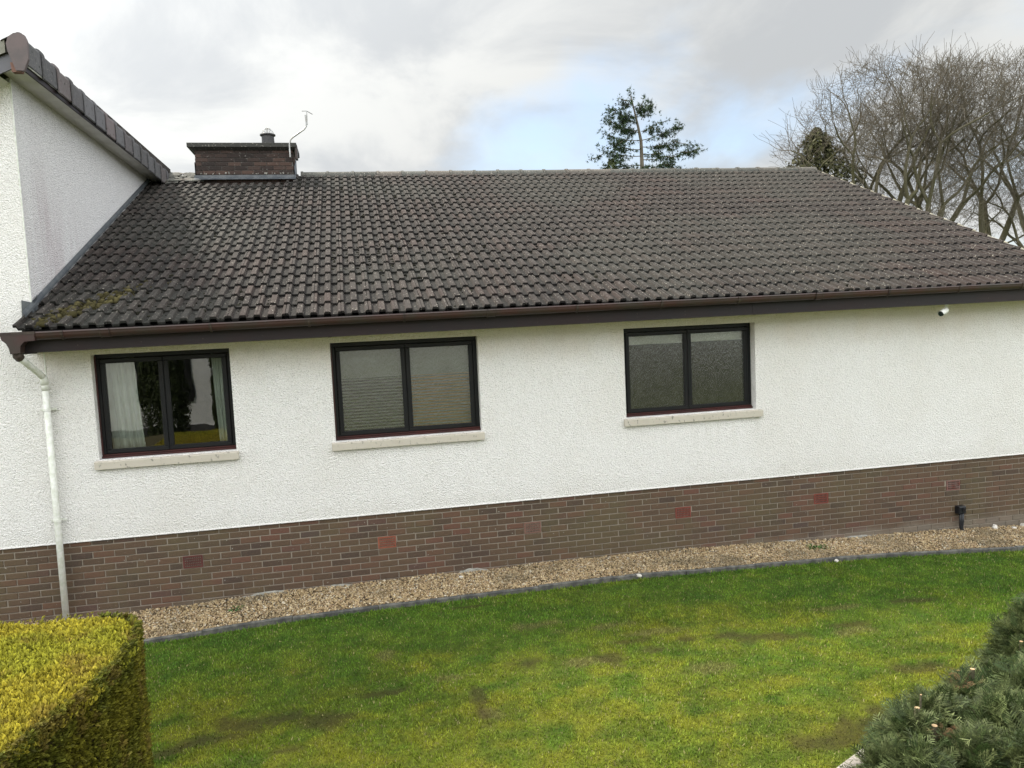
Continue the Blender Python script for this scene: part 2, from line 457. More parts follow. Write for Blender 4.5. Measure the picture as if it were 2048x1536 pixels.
# ------------------------------------------------------------------ mesh helpers
class MB:
    def __init__(self):
        self.v = []; self.f = []

    def add(self, v, f):
        o = len(self.v)
        self.v.extend([tuple(p) for p in v]); self.f.extend([tuple(i + o for i in q) for q in f])
        return self

    def box(self, a, b, bevel=0.0):
        x0, y0, z0 = a; x1, y1, z1 = b
        v = [(x0, y0, z0), (x1, y0, z0), (x1, y1, z0), (x0, y1, z0), (x0, y0, z1), (x1, y0, z1), (x1, y1, z1), (x0, y1, z1)]
        return self.add(v, [(0, 3, 2, 1), (4, 5, 6, 7), (0, 1, 5, 4), (1, 2, 6, 5), (2, 3, 7, 6), (3, 0, 4, 7)])

    def bbox(self, a, b, e=0.004):
        """box with chamfered edges on its front (-y) face"""
        x0, y0, z0 = a; x1, y1, z1 = b
        v = [(x0 + e, y0, z0 + e), (x1 - e, y0, z0 + e), (x1 - e, y0, z1 - e), (x0 + e, y0, z1 - e),
             (x0, y0 + e, z0), (x1, y0 + e, z0), (x1, y0 + e, z1), (x0, y0 + e, z1),
             (x0, y1, z0), (x1, y1, z0), (x1, y1, z1), (x0, y1, z1)]
        f = [(0, 1, 2, 3)]
        for k in (0, 4):
            for i in range(4):
                j = (i + 1) % 4
                f.append((k + i, k + 4 + i, k + 4 + j, k + j))
        f.append((8, 11, 10, 9))
        return self.add(v, f)

    def prism(self, prof, x0, x1, axis='x'):
        """extrude a closed profile of (y, z) along x, or (x, z) along y"""
        n = len(prof)
        if axis == 'x':
            v = [(x0, a, b) for a, b in prof] + [(x1, a, b) for a, b in prof]
        else:
            v = [(a, x0, b) for a, b in prof] + [(a, x1, b) for a, b in prof]
        f = [(i, (i + 1) % n, n + (i + 1) % n, n + i) for i in range(n)]
        f += [tuple(range(n))[::-1], tuple(range(n, 2 * n))]
        return self.add(v, f)

    def tube(self, pts, rad, n=10, cap=True):
        pts = [Vector(p) for p in pts]
        if isinstance(rad, (int, float)): rad = [rad] * len(pts)
        rings = []
        up = None
        for i, p in enumerate(pts):
            d = (pts[min(i + 1, len(pts) - 1)] - pts[max(i - 1, 0)]).normalized()
            if up is None:
                up = Vector((0, 0, 1)) if abs(d.z) < 0.9 else Vector((1, 0, 0))
            s = d.cross(up).normalized(); t = s.cross(d).normalized(); up = t
            rings.append([p + (s * math.cos(a) + t * math.sin(a)) * rad[i] for a in [2 * math.pi * k / n for k in range(n)]])
        v = [q for r in rings for q in r]
        f = []
        for i in range(len(pts) - 1):
            for k in range(n):
                f.append((i * n + k, i * n + (k + 1) % n, (i + 1) * n + (k + 1) % n, (i + 1) * n + k))
        if cap:
            f.append(tuple(range(n))[::-1]); f.append(tuple(range((len(pts) - 1) * n, len(pts) * n)))
        return self.add(v, f)

    def build(self, name, mat, parent=None, smooth=False):
        me = bpy.data.meshes.new(name)
        me.from_pydata(self.v, [], self.f)
        me.update()
        return link(name, me, mat, parent, smooth)


def link(name, me, mat, parent=None, smooth=False):
    if isinstance(mat, (list, tuple)):
        for q in mat: me.materials.append(q)
    elif mat is not None and len(me.materials) == 0:
        me.materials.append(mat)
    if smooth:
        me.polygons.foreach_set('use_smooth', [True] * len(me.polygons))
    o = bpy.data.objects.new(name, me)
    COL.objects.link(o)
    if parent is not None: o.parent = parent
    return o


def inst(name, me, parent, M4):
    o = bpy.data.objects.new(name, me)
    COL.objects.link(o)
    if parent is not None: o.parent = parent
    o.matrix_local = M4 if parent is None else M4
    return o


def empty(name, loc=(0, 0, 0), parent=None):
    o = bpy.data.objects.new(name, None)
    o.empty_display_size = 0.2
    COL.objects.link(o)
    o.location = loc
    if parent is not None: o.parent = parent
    return o


def tag(o, label=None, cat=None, group=None, kind=None):
    if label: o['label'] = label
    if cat: o['category'] = cat
    if group: o['group'] = group
    if kind: o['kind'] = kind
    return o


def big_mesh(name, V, F, mat, parent=None, tint=None, smooth=False):
    """mesh from numpy arrays; F is (n,3) or (n,4); tint is one colour per vertex"""
    V = np.asarray(V, np.float32).reshape(-1, 3); F = np.asarray(F, np.int32)
    me = bpy.data.meshes.new(name)
    k = F.shape[1]
    me.vertices.add(len(V)); me.vertices.foreach_set('co', V.ravel())
    me.loops.add(F.size); me.loops.foreach_set('vertex_index', F.ravel())
    me.polygons.add(len(F)); me.polygons.foreach_set('loop_start', np.arange(0, F.size, k, dtype=np.int32))
    me.polygons.foreach_set('loop_total', np.full(len(F), k, np.int32))
    me.update(calc_edges=True)
    if tint is not None:
        a = me.color_attributes.new('tint', 'FLOAT_COLOR', 'POINT')
        c = np.ones((len(V), 4), np.float32); c[:, :3] = tint
        a.data.foreach_set('color', c.ravel())
    return link(name, me, mat, parent, smooth)


def scatter(BV, BF, pos, X, Yv, Z, scale):
    """copies of a small mesh (BV, BF) at pos with axes X, Y, Z and a scale each; returns V, F"""
    n = len(pos); m = len(BV)
    sc = np.asarray(scale)
    if sc.ndim == 1: sc = np.repeat(sc[:, None], 3, 1)
    V = pos[:, None, :] + (BV[None, :, 0:1] * sc[:, None, 0:1]) * X[:, None, :] + (BV[None, :, 1:2] * sc[:, None, 1:2]) * Yv[:, None, :] \
        + (BV[None, :, 2:3] * sc[:, None, 2:3]) * Z[:, None, :]
    F = BF[None] + (np.arange(n) * m)[:, None, None]
    return V.reshape(-1, 3), F.reshape(-1, BF.shape[1])


def unit(a):
    return a / np.maximum(np.linalg.norm(a, axis=-1, keepdims=True), 1e-9)


def frames(n, axis=None, spread=0.5):
    """random frames whose Z follows axis with a spread"""
    Zv = RNG.normal(size=(n, 3))
    if axis is not None: Zv = unit(np.broadcast_to(axis, (n, 3)) + Zv * spread)
    else: Zv = unit(Zv)
    A = unit(RNG.normal(size=(n, 3)))
    Xv = unit(np.cross(A, Zv)); Yv = np.cross(Zv, Xv)
    return Xv, Yv, Zv


ICO_V = None


def ico():
    t = (1 + 5 ** .5) / 2
    v = np.array([(-1, t, 0), (1, t, 0), (-1, -t, 0), (1, -t, 0), (0, -1, t), (0, 1, t), (0, -1, -t), (0, 1, -t), (t, 0, -1), (t, 0, 1), (-t, 0, -1), (-t, 0, 1)], float)
    f = np.array([(0, 11, 5), (0, 5, 1), (0, 1, 7), (0, 7, 10), (0, 10, 11), (1, 5, 9), (5, 11, 4), (11, 10, 2), (10, 7, 6), (7, 1, 8), (3, 9, 4), (3, 4, 2), (3, 2, 6), (3, 6, 8), (3, 8, 9), (4, 9, 5), (2, 4, 11), (6, 2, 10), (8, 6, 7), (9, 8, 1)])
    return unit(v), f


OCT_V = np.array([(1, 0, 0), (0, 1, 0), (-1, 0, 0), (0, -1, 0), (0, 0, 1), (0, 0, -1)], float)
OCT_F = np.array([(0, 1, 4), (1, 2, 4), (2, 3, 4), (3, 0, 4), (1, 0, 5), (2, 1, 5), (3, 2, 5), (0, 3, 5)])
ICO_V, ICO_F = ico()


def vnoise(x, y, s, seed):
    """cheap smooth 2-D value noise in 0..1 (real colour variation of lawn and hedge)"""
    r = np.random.default_rng(seed); g = r.random((64, 64))
    x = np.asarray(x) * s; y = np.asarray(y) * s
    xi = np.floor(x).astype(int); yi = np.floor(y).astype(int)
    fx = x - xi; fy = y - yi
    fx = fx * fx * (3 - 2 * fx); fy = fy * fy * (3 - 2 * fy)
    a = g[xi % 64, yi % 64]; b = g[(xi + 1) % 64, yi % 64]; c = g[xi % 64, (yi + 1) % 64]; d = g[(xi + 1) % 64, (yi + 1) % 64]
    return (a * (1 - fx) + b * fx) * (1 - fy) + (c * (1 - fx) + d * fx) * fy


def fbm(x, y, s, seed, o=4):
    t = 0; a = 0.5; n = 0
    for k in range(o):
        t = t + a * vnoise(x, y, s * 2 ** k, seed + k); n += a; a *= 0.55
    return t / n


def sstep(x, a, b):
    t = np.clip((x - a) / (b - a), 0, 1)
    return t * t * (3 - 2 * t)


# ================================================================== GROUND
def gz(x):
    return np.interp(x, [0, 1.4, 3, 7, 9, 10.7, 12, 14, 20], [-.9, -.9, -.862, -.862, -.92, -.985, -1.03, -1.12, -1.2])


def edge_y(x):
    return np.interp(x, [0, 1.66, 2.62, 3.66, 5, 7.8, 10.5, 12.3, 14, 16], [-.95, -.93, -.89, -.82, -.81, -.79, -.78, -.93, -1.0, -1.05])


LAWN_DROP = 0.025
DARK = [(5.18, -2.62, .17, .13), (6.04, -2.73, .14, .16), (6.41, -2.67, .15, .09), (6.81, -2.56, .16, .07), (7.15, -2.6, .18, .07), (2.88, -2.98, .42, .15),
        (3.43, -3.11, .30, .14), (2.6, -3.14, .25, .12), (3.92, -2.78, .2, .07), (7.65, -2.73, .35, .11), (8.53, -2.63, .2, .06),
        (2.3, -3.22, .2, .07), (4.71, -3.2, .05, .35), (7.68, -4.3, .35, .16), (7.3, -4.4, .3, .16), (6.95, -4.5, .25, .12), (8.5, -3.6, .3, .1), (5.0, -1.05, .3, .04),
        (9.6, -2.2, .25, .07), (3.2, -3.5, .16, .06), (6.3, -2.45, .25, .08)]
STRAW = [(4.53, -2.68, .15, .07), (5.57, -1.77, .34, .09), (6.13, -2.02, .30, .07), (3.99, -2.02, .13, .10), (4.78, -3.39, .10, .08), (5.8, -2.76, .18, .09),
         (6.81, -3.18, .3, .12), (8.37, -2.79, .25, .09), (6.5, -2.3, .3, .07), (8.6, -2.2, .3, .06)]


def lawn_tint(x, y):
    a = fbm(x, y, 0.9, 11, 5); b = fbm(x + 9, y * 1.3, 2.6, 23, 4); c = fbm(x, y, 7.0, 31, 3)
    # green sward near the house, yellow moss further out
    moss = sstep(-y + 1.5 * (a - 0.5) + 0.8 * (b - .5) + 0.08 * (6 - x), 1.4, 3.3) * (0.30 + 0.70 * sstep(b, .34, .58))
    moss = np.clip(moss + 0.35 * sstep(a, .55, .68), 0, 1)
    g = np.array([0.098, 0.190, 0.021]); g2 = np.array([0.138, 0.225, 0.025]); ym = np.array([0.248, 0.270, 0.028])
    t = g + (g2 - g) * sstep(c, .3, .7)[..., None]
    t = t + (ym - t) * (moss * (0.6 + 0.4 * sstep(c, .3, .65)))[..., None]
    e = fbm(x + 3, y * 1.7 + 5, 3.4, 41, 4)
    t = t + (np.array([0.050, 0.120, 0.018]) - t) * (0.45 * sstep(e, .48, .68))[..., None]
    f = fbm(x, y, 11.0, 47, 2)
    t = t * (0.82 + 0.36 * f)[..., None]
    d = np.zeros_like(x); s = np.zeros_like(x)
    wob = 1.1 * (fbm(x, y, 6.0, 77, 4) - .5) * 2
    for (px, py, rx, ry) in DARK:
        q = np.sqrt(((x - px) / rx) ** 2 + ((y - py) / ry) ** 2) + wob
        d = np.maximum(d, 1 - sstep(q, .55, 1.3))
    for (px, py, rx, ry) in STRAW:
        q = np.sqrt(((x - px) / rx) ** 2 + ((y - py) / ry) ** 2) + wob
        s = np.maximum(s, 1 - sstep(q, .5, 1.3))
    t = t + (np.array([0.22, 0.195, 0.075]) - t) * (0.6 * s)[..., None]
    t = t + (np.array([0.062, 0.042, 0.022]) - t) * (0.62 * d)[..., None]
    return t, d


def build_ground():
    def sheet(name, xs, ys, zf):
        X, Y = np.meshgrid(xs, ys, indexing='ij')
        Zg = zf(X, Y)
        V = np.stack([X, Y, Zg], -1).reshape(-1, 3)
        n, m = len(xs), len(ys)
        i, j = np.meshgrid(np.arange(n - 1), np.arange(m - 1), indexing='ij')
        a = (i * m + j).ravel()
        F = np.stack([a, a + m, a + m + 1, a + 1], -1)
        t, d = lawn_tint(X.ravel(), Y.ravel())
        o = big_mesh(name, V, F, M['ground'], None, t * 0.62, True)
        return tag(o, kind='structure')
    xs = np.concatenate([[-600, -200, -60, -20, -8, -3], np.arange(-1, 15.01, 0.06), [16, 18, 22, 40, 100, 300, 700]])
    ys = np.concatenate([[-500, -150, -50, -20, -12, -9], np.arange(-6.5, 0.2, 0.06), [3, 8, 20, 50, 150, 400, 900]])
    sheet('ground', xs, ys, lambda X, Y: gz(X) - LAWN_DROP + 0.012 * (fbm(X, Y, 1.5, 5, 3) - .5))


build_ground()


def build_grass():
    n = 380000
    x = RNG.uniform(-1.0, 14.6, n); y = RNG.uniform(-6.0, -0.75, n)
    P = np.stack([x, y, gz(x)], -1)
    uv, dep = project(P)
    # more blades close to the camera
    inf = (uv[:, 0] > -60) & (uv[:, 0] < 2110) & (uv[:, 1] < 1600)
    keep = (inf | (RNG.random(n) < .40)) & (y < edge_y(x) - 0.012)
    kx = 6.9 + (x - 6.9)
    t, d = lawn_tint(x, y)
    keep &= RNG.random(n) > d * 0.55
    P, t, d, x, y = P[keep], t[keep], d[keep], x[keep], y[keep]
    n = len(P)
    P[:, 2] -= LAWN_DROP + 0.004
    a = RNG.uniform(0, 2 * np.pi, n)
    X = np.stack([np.cos(a), np.sin(a), 0 * a], -1)
    lean = RNG.normal(size=(n, 3)) * 0.38
    Zd = unit(np.array([0, 0, 1.0]) + lean * [1, 1, 0])
    Yd = np.cross(Zd, X)
    near_edge = (y > edge_y(x) - 0.10)
    h = RNG.uniform(0.014, 0.033, n) * (1 + 0.5 * near_edge) * (1 - 0.3 * d)
    w = RNG.uniform(0.0032, 0.0062, n)
    BV = np.array([(-1, 0, 0), (1, 0, 0), (-0.75, 0.1, 0.55), (0.75, 0.1, 0.55), (0, 0.35, 1.0)])
    BF = np.array([(0, 1, 3), (0, 3, 2), (2, 3, 4)])
    V, F = scatter(BV, BF, P, X, Yd, Zd, np.stack([w, h * .8, h], -1))
    dead = RNG.random(n) < 0.05
    t = t.copy(); t[dead] = [0.30, 0.27, 0.12]
    o = big_mesh('lawn_grass', V, F, M['grass'], None, np.repeat(t * 1.05, 5, 0))
    tag(o, 'short mossy lawn grass, green by the house and yellowish towards the camera', 'grass', kind='stuff')


build_grass()


def build_gravel():
    # bed sheet
    mb = MB()
    xs = np.arange(-1.0, 15.2, 0.4)
    for i in range(len(xs) - 1):
        a, b = xs[i], xs[i + 1]
        mb.add([(a, edge_y(a) + .06, gz(a) + .004), (b, edge_y(b) + .06, gz(b) + .004), (b, 0.02, gz(b) + .014), (a, 0.02, gz(a) + .014)], [(0, 1, 2, 3)])
    bed = mb.build('gravel_bed', M['gravel_bed']); tag(bed, kind='structure')
    n = 74000
    x = RNG.uniform(-1.0, 14.9, n); v = RNG.uniform(0, 1, n)
    y = edge_y(x) + .055 + v * (-.012 - edge_y(x) - .055)
    hump = 0.018 * np.sin(np.clip(v, 0, 1) * np.pi) + 0.030 * (fbm(x, y, 2.2, 55, 3) - .4)
    P = np.stack([x, y, gz(x) + 0.006 + hump + RNG.uniform(-.006, .010, n)], -1)
    # bank the stones up a little against the wall
    P[:, 2] += 0.025 * sstep(v, 0.75, 1.0)
    uv, dep = project(P)
    k = ((uv[:, 0] > 280) & (uv[:, 0] < 2080)) | (RNG.random(n) < .7)
    P = P[k]; n = len(P)
    Xv, Yv, Zv = frames(n)
    s = RNG.lognormal(0, 0.28, n)[:, None] * np.stack([RNG.uniform(.009, .015, n), RNG.uniform(.007, .012, n), RNG.uniform(.006, .009, n)], -1)
    V, F = scatter(OCT_V, OCT_F, P, Xv, Yv, Zv, s)
    V = V + RNG.normal(scale=0.0014, size=V.shape)
    o = big_mesh('gravel', V, F, M['gravel'])
    tag(o, 'strip of buff and brown pea gravel along the foot of the brick base', 'gravel', kind='stuff')


build_gravel()


def build_edging():
    root = empty('concrete_edging', (7.0, -0.85, -0.88))
    tag(root, 'thin weathered dark concrete edging between the gravel strip and the lawn', 'edging')
    x = -0.6
    first = True
    while x < 15:
        L = 0.914; a, b = x + .003, x + L - .003
        ya, yb = edge_y(a), edge_y(b)
        dz = random.uniform(-.008, .008); dy = random.uniform(-.006, .006)
        mb = MB()
        seg = 6
        for i in range(seg):
            u0, u1 = i / seg, (i + 1) / seg
            A = a + (b - a) * u0; Bx = a + (b - a) * u1
            y0 = ya + (yb - ya) * u0 + dy; y1 = ya + (yb - ya) * u1 + dy
            z0 = gz(A) + .030 + dz; z1 = gz(Bx) + .030 + dz
            w = .048
            ra, rb = random.uniform(-.003, .003), random.uniform(-.003, .003)
            v = [(A, y0, z0 - .15), (A, y0, z0 - .010), (A, y0 + .010, z0 + ra), (A, y0 + w - .01, z0 + ra), (A, y0 + w, z0 - .01), (A, y0 + w, z0 - .15),
                 (Bx, y1, z1 - .15), (Bx, y1, z1 - .010), (Bx, y1 + .010, z1 + rb), (Bx, y1 + w - .01, z1 + rb), (Bx, y1 + w, z1 - .01), (Bx, y1 + w, z1 - .15)]
            f = [(k, k + 6, k + 7, k + 1) for k in range(5)]
            if i == 0: f.append((0, 1, 2, 3, 4, 5))
            if i == seg - 1: f.append((11, 10, 9, 8, 7, 6))
            mb.add(v, f)
        o = mb.build('edging_block', M['edging'], root)
        o.location = (-7.0, 0.85, 0.88)
        x += L


build_edging()

# ================================================================== HOUSE
house = empty('bungalow', (0, 0, 0))
tag(house, 'white roughcast bungalow with brown tiled roof, brick base and taller wing at its left end', 'house')

WIN = [dict(x0=1.036, x1=2.488, zt=2.068, zb=.895, sash=(1.145, 1.705, 1.82, 2.375)),
       dict(x0=3.604, x1=5.351, zt=2.068, zb=.906), dict(x0=7.216, x1=9.02, zt=2.068, zb=.932)]
XL, XR = -4.5, 13.82
DEP = 0.10          # window reveal depth
YF = -0.014         # render face


def T(x):
    """slight fall of the eaves towards the outlet at the left end"""
    return 0.004 * (x - 3.6)


def build_walls():
    mb = MB()
    xs = [XL] + [c for w in WIN for c in (w['x0'], w['x1'])] + [XR]
    zt = 2.45
    # grid of wall panels around the openings
    cuts = []
    for i in range(len(xs) - 1):
        a, b = xs[i], xs[i + 1]
        win = WIN[(i - 1) // 2] if i % 2 == 1 else None
        if win is None: cuts.append((a, b, 0.0, zt))
        else: cuts.append((a, b, 0.0, win['zb'])); cuts.append((a, b, win['zt'], zt))
    for a, b, z0, z1 in cuts:
        mb.add([(a, YF, z0), (b, YF, z0), (b, YF, z1), (a, YF, z1)], [(0, 1, 2, 3)])
    for w in WIN:        # reveals
        x0, x1, z0, z1 = w['x0'], w['x1'], w['zb'], w['zt']
        mb.add([(x0, YF, z0), (x0, YF, z1), (x0, .22, z1), (x0, .22, z0)], [(0, 1, 2, 3)])
        mb.add([(x1, YF, z0), (x1, YF, z1), (x1, .22, z1), (x1, .22, z0)], [(3, 2, 1, 0)])
        mb.add([(x0, YF, z1), (x1, YF, z1), (x1, .22, z1), (x0, .22, z1)], [(0, 1, 2, 3)])
        mb.add([(x0, YF, z0), (x1, YF, z0), (x1, .22, z0), (x0, .22, z0)], [(3, 2, 1, 0)])
    # bell-cast drip at the bottom edge
    mb.prism([(YF, 0.0), (YF, 0.012), (YF - .010, 0.0), (YF - .010, -.006), (0.012, -.006), (0.012, 0.0)], XL, XR)
    # gable end and back
    zr = 5.1
    mb.add([(XR, YF, -1.5), (XR, 12.6, -1.5), (XR, 12.6, 2.45), (XR, 6.2, zr), (XR, YF, 2.45)], [(0, 1, 2, 3, 4)])
    mb.add([(XL, 12.6, -1.5), (XR, 12.6, -1.5), (XR, 12.6, 2.45), (XL, 12.6, 2.45)], [(3, 2, 1, 0)])
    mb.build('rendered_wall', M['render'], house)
    # corner bead of the wing joint
    MB().box((0.572, YF - .007, 0.0), (0.584, YF + .004, 2.2)).build('render_bead', M['white_pvc'], house)


build_walls()


def build_wing():
    mb = MB()
    # front of the wing above the eaves of the bungalow, butted on the lower wall
    mb.add([(XL, YF, 2.4502), (.5, YF, 2.4502), (.5, YF, 5.03), (XL, YF, 5.03 - 5.0 * .45)], [(0, 1, 2, 3)])
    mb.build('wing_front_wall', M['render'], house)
    mb = MB()
    mb.add([(.5, YF, 2.40), (.5, 6.3, 2.40), (.5, 6.3, 5.03), (.5, YF, 5.03)], [(0, 1, 2, 3)])
    mb.add([(.5, 6.3, 2.40), (XL, 6.3, 2.40), (XL, 6.3, 5.03 - 5 * .45), (.5, 6.3, 5.03)], [(0, 1, 2, 3)])
    mb.build('wing_side_wall', M['render_stained'], house)
    MB().box((.493, YF - .006, 2.42), (.505, YF + .006, 5.02)).build('render_bead', M['white_pvc'], house)
    # roof of the wing: falls to the left from the high edge
    wr = empty('wing_roof', (0, 0, 0), house)
    sl = -.45
    X0, X1 = XL - .2, .74
    def zz(x, up=0.0): return 5.22 + up + (x - .74) * (-sl)
    mb = MB()
    y0, y1 = -.33, 6.35
    mb.add([(X0, y0, zz(X0, .12)), (X1, y0, zz(X1, .12)), (X1, y1, zz(X1, .12)), (X0, y1, zz(X0, .12)),
            (X0, y0, zz(X0, .02)), (X1, y0, zz(X1, .02)), (X1, y1, zz(X1, .02)), (X0, y1, zz(X0, .02))],
           [(0, 1, 2, 3), (4, 7, 6, 5), (0, 4, 5, 1), (1, 5, 6, 2), (2, 6, 7, 3), (3, 7, 4, 0)])
    mb.build('roof_slab', M['tile'], wr)
    # front fascia following the slope
    x = X0
    mb = MB()
    a, b = X0, .665
    mb.add([(a, -.305, zz(a, -.145)), (b, -.305, zz(b, -.145)), (b, -.305, zz(b, .018)), (a, -.305, zz(a, .018)),
            (a, -.285, zz(a, -.145)), (b, -.285, zz(b, -.145)), (b, -.285, zz(b, .018)), (a, -.285, zz(a, .018))],
           [(0, 1, 2, 3), (4, 7, 6, 5), (0, 4, 5, 1), (1, 5, 6, 2), (2, 6, 7, 3)])
    mb.build('fascia_board', M['fascia_grey'], wr)
    # verge tiles along the front: pale curved caps
    for k in range(9):
        xb = .60 - k * .33
        xa = xb - .325
        v = [(xa, y0 - .012, zz(xa, .02)), (xb, y0 - .012, zz(xb, .02)), (xb, y0 - .012, zz(xb, .155)), (xa, y0 - .012, zz(xa, .13)),
             (xb, y0 + .17, zz(xb, .155)), (xa, y0 + .17, zz(xa, .13))]
        MB().add(v, [(0, 1, 2, 3), (3, 2, 4, 5)]).build('verge_tile', M['verge_cap'], wr)
    # soffits
    mb = MB()
    mb.add([(.5, -.285, 5.022), (.60, -.285, 5.022), (.60, 6.2, 5.022), (.5, 6.2, 5.022)], [(3, 2, 1, 0)])
    mb.build('soffit_strip', M['soffit'], wr)
    for a, b in ((-.285, 1.45), (1.456, 4.2), (4.206, 6.2)):
        MB().box((.606, a, 5.008), (.735, b, 5.03)).build('soffit_board', M['soffit'], wr)
    mb = MB()
    mb.add([(XL, -.285, zz(XL, -.15)), (.5, -.285, zz(.5, -.15)), (.5, 0, zz(.5, -.15)), (XL, 0, zz(XL, -.15))], [(0, 3, 2, 1)])
    mb.build('soffit_strip', M['soffit'], wr)
    # narrow fascia under the mono-ridge, with a pale cable clipped to it
    MB().box((.737, -.30, 5.005), (.757, 6.2, 5.085)).build('fascia_board', M['fascia'], wr)
    random.seed(5)
    pts = [(.768, -.28 + i * .16, 5.060 + random.uniform(-.006, .006)) for i in range(41)]
    MB().tube(pts, .006, 6).build('cable', M['white_pvc'], wr)
    # mono-ridge tiles: vertical leg, rounded top, short back leg, each lapping the next
    sp = .437
    prof = []
    for k in range(-3, 7):
        pass
    y = -.36
    for k in range(15):
        ya = y + k * sp; yb = ya + sp - .006
        if ya > 6.0: break
        fall = -.021 * ya
        mb = MB()
        def sec(yy, grow):
            zt = 5.345 + fall; xf = .782 + grow
            p = [(xf, zt - .275 - grow), (xf, zt - .055)]
            for q in range(1, 6):
                a = q / 6 * math.pi * .62
                p.append((xf - .055 * (1 - math.cos(a)) * 1.25, zt - .055 + (.055 + grow) * math.sin(a)))
            p.append((xf - .22, zt - .075 + grow))
            inner = [(px - .014, pz - .012) for px, pz in p[::-1]]
            return [(a, yy, b) for a, b in p + inner]
        n = len(sec(0, 0))
        rings = [sec(ya, .022), sec(ya + .07, .020), sec(ya + .072, .0), sec(yb + .02, .0)]
        mb.add([q for r in rings for q in r],
               [(i * n + j, i * n + (j + 1) % n, (i + 1) * n + (j + 1) % n, (i + 1) * n + j) for i in range(3) for j in range(n)] + [tuple(range(n))[::-1], tuple(range(3 * n, 4 * n))])
        mb.build('mono_ridge_tile', M['mono'], wr)
    # brown plastic cap closing the front end of the mono-ridge
    cp = [(.700, 4.985), (.775, 4.985), (.822, 5.10), (.825, 5.28), (.805, 5.335), (.762, 5.360), (.705, 5.352), (.652, 5.315), (.630, 5.25), (.640, 5.17)]
    MB().prism(cp, -.392, -.352, 'y').build('ridge_end_cap', M['end_cap'], wr)
    MB().prism([(.655, 4.975), (.742, 4.975), (.750, 5.07), (.645, 5.07)], -.372, -.30, 'y').build('box_end', M['terracotta_brown'], wr)
    MB().box((.742, -.376, 5.0), (.775, -.356, 5.065)).build('cable_clip', M['white_pvc'], wr)
    # lead flashing step between the side wall and the main roof
    mb = MB()
    ys = np.linspace(-.30, 6.1, 26)
    for i in range(len(ys) - 1):
        a, b = ys[i], ys[i + 1]
        za = RZ(a) + .05 ; zb2 = RZ(b) + .05
        mb.add([(.512, a, za + .045), (.512, b, zb2 + .045), (.53, b, zb2 + .008), (.53, a, za + .008), (.535, a, za - .02), (.535, b, zb2 - .02)], [(0, 1, 2, 3), (3, 2, 5, 4)])
    mb.build('lead_flashing', M['lead'], wr)
    mb = MB()
    mb.add([(.40, -.03, 2.46), (.52, -.035, 2.44), (.525, -.035, 2.66), (.41, -.03, 2.69)], [(0, 1, 2, 3)])
    mb.add([(.52, -.035, 2.44), (.52, .10, 2.50), (.525, .10, 2.76), (.525, -.035, 2.66)], [(0, 1, 2, 3)])
    mb.build('lead_apron', M['lead'], wr)


# main roof geometry
EY, EZ, GY, GZ = -.456, 2.3979, .3158, .1332
GAUGE = math.hypot(GY, GZ)
NC_ = 21
RIDGE_Y = EY + GY * NC_
PITCH = math.atan2(GZ, GY)


def RZ(y):
    """height of the tile roll tops' plane"""
    return EZ + (y - EY) * GZ / GY


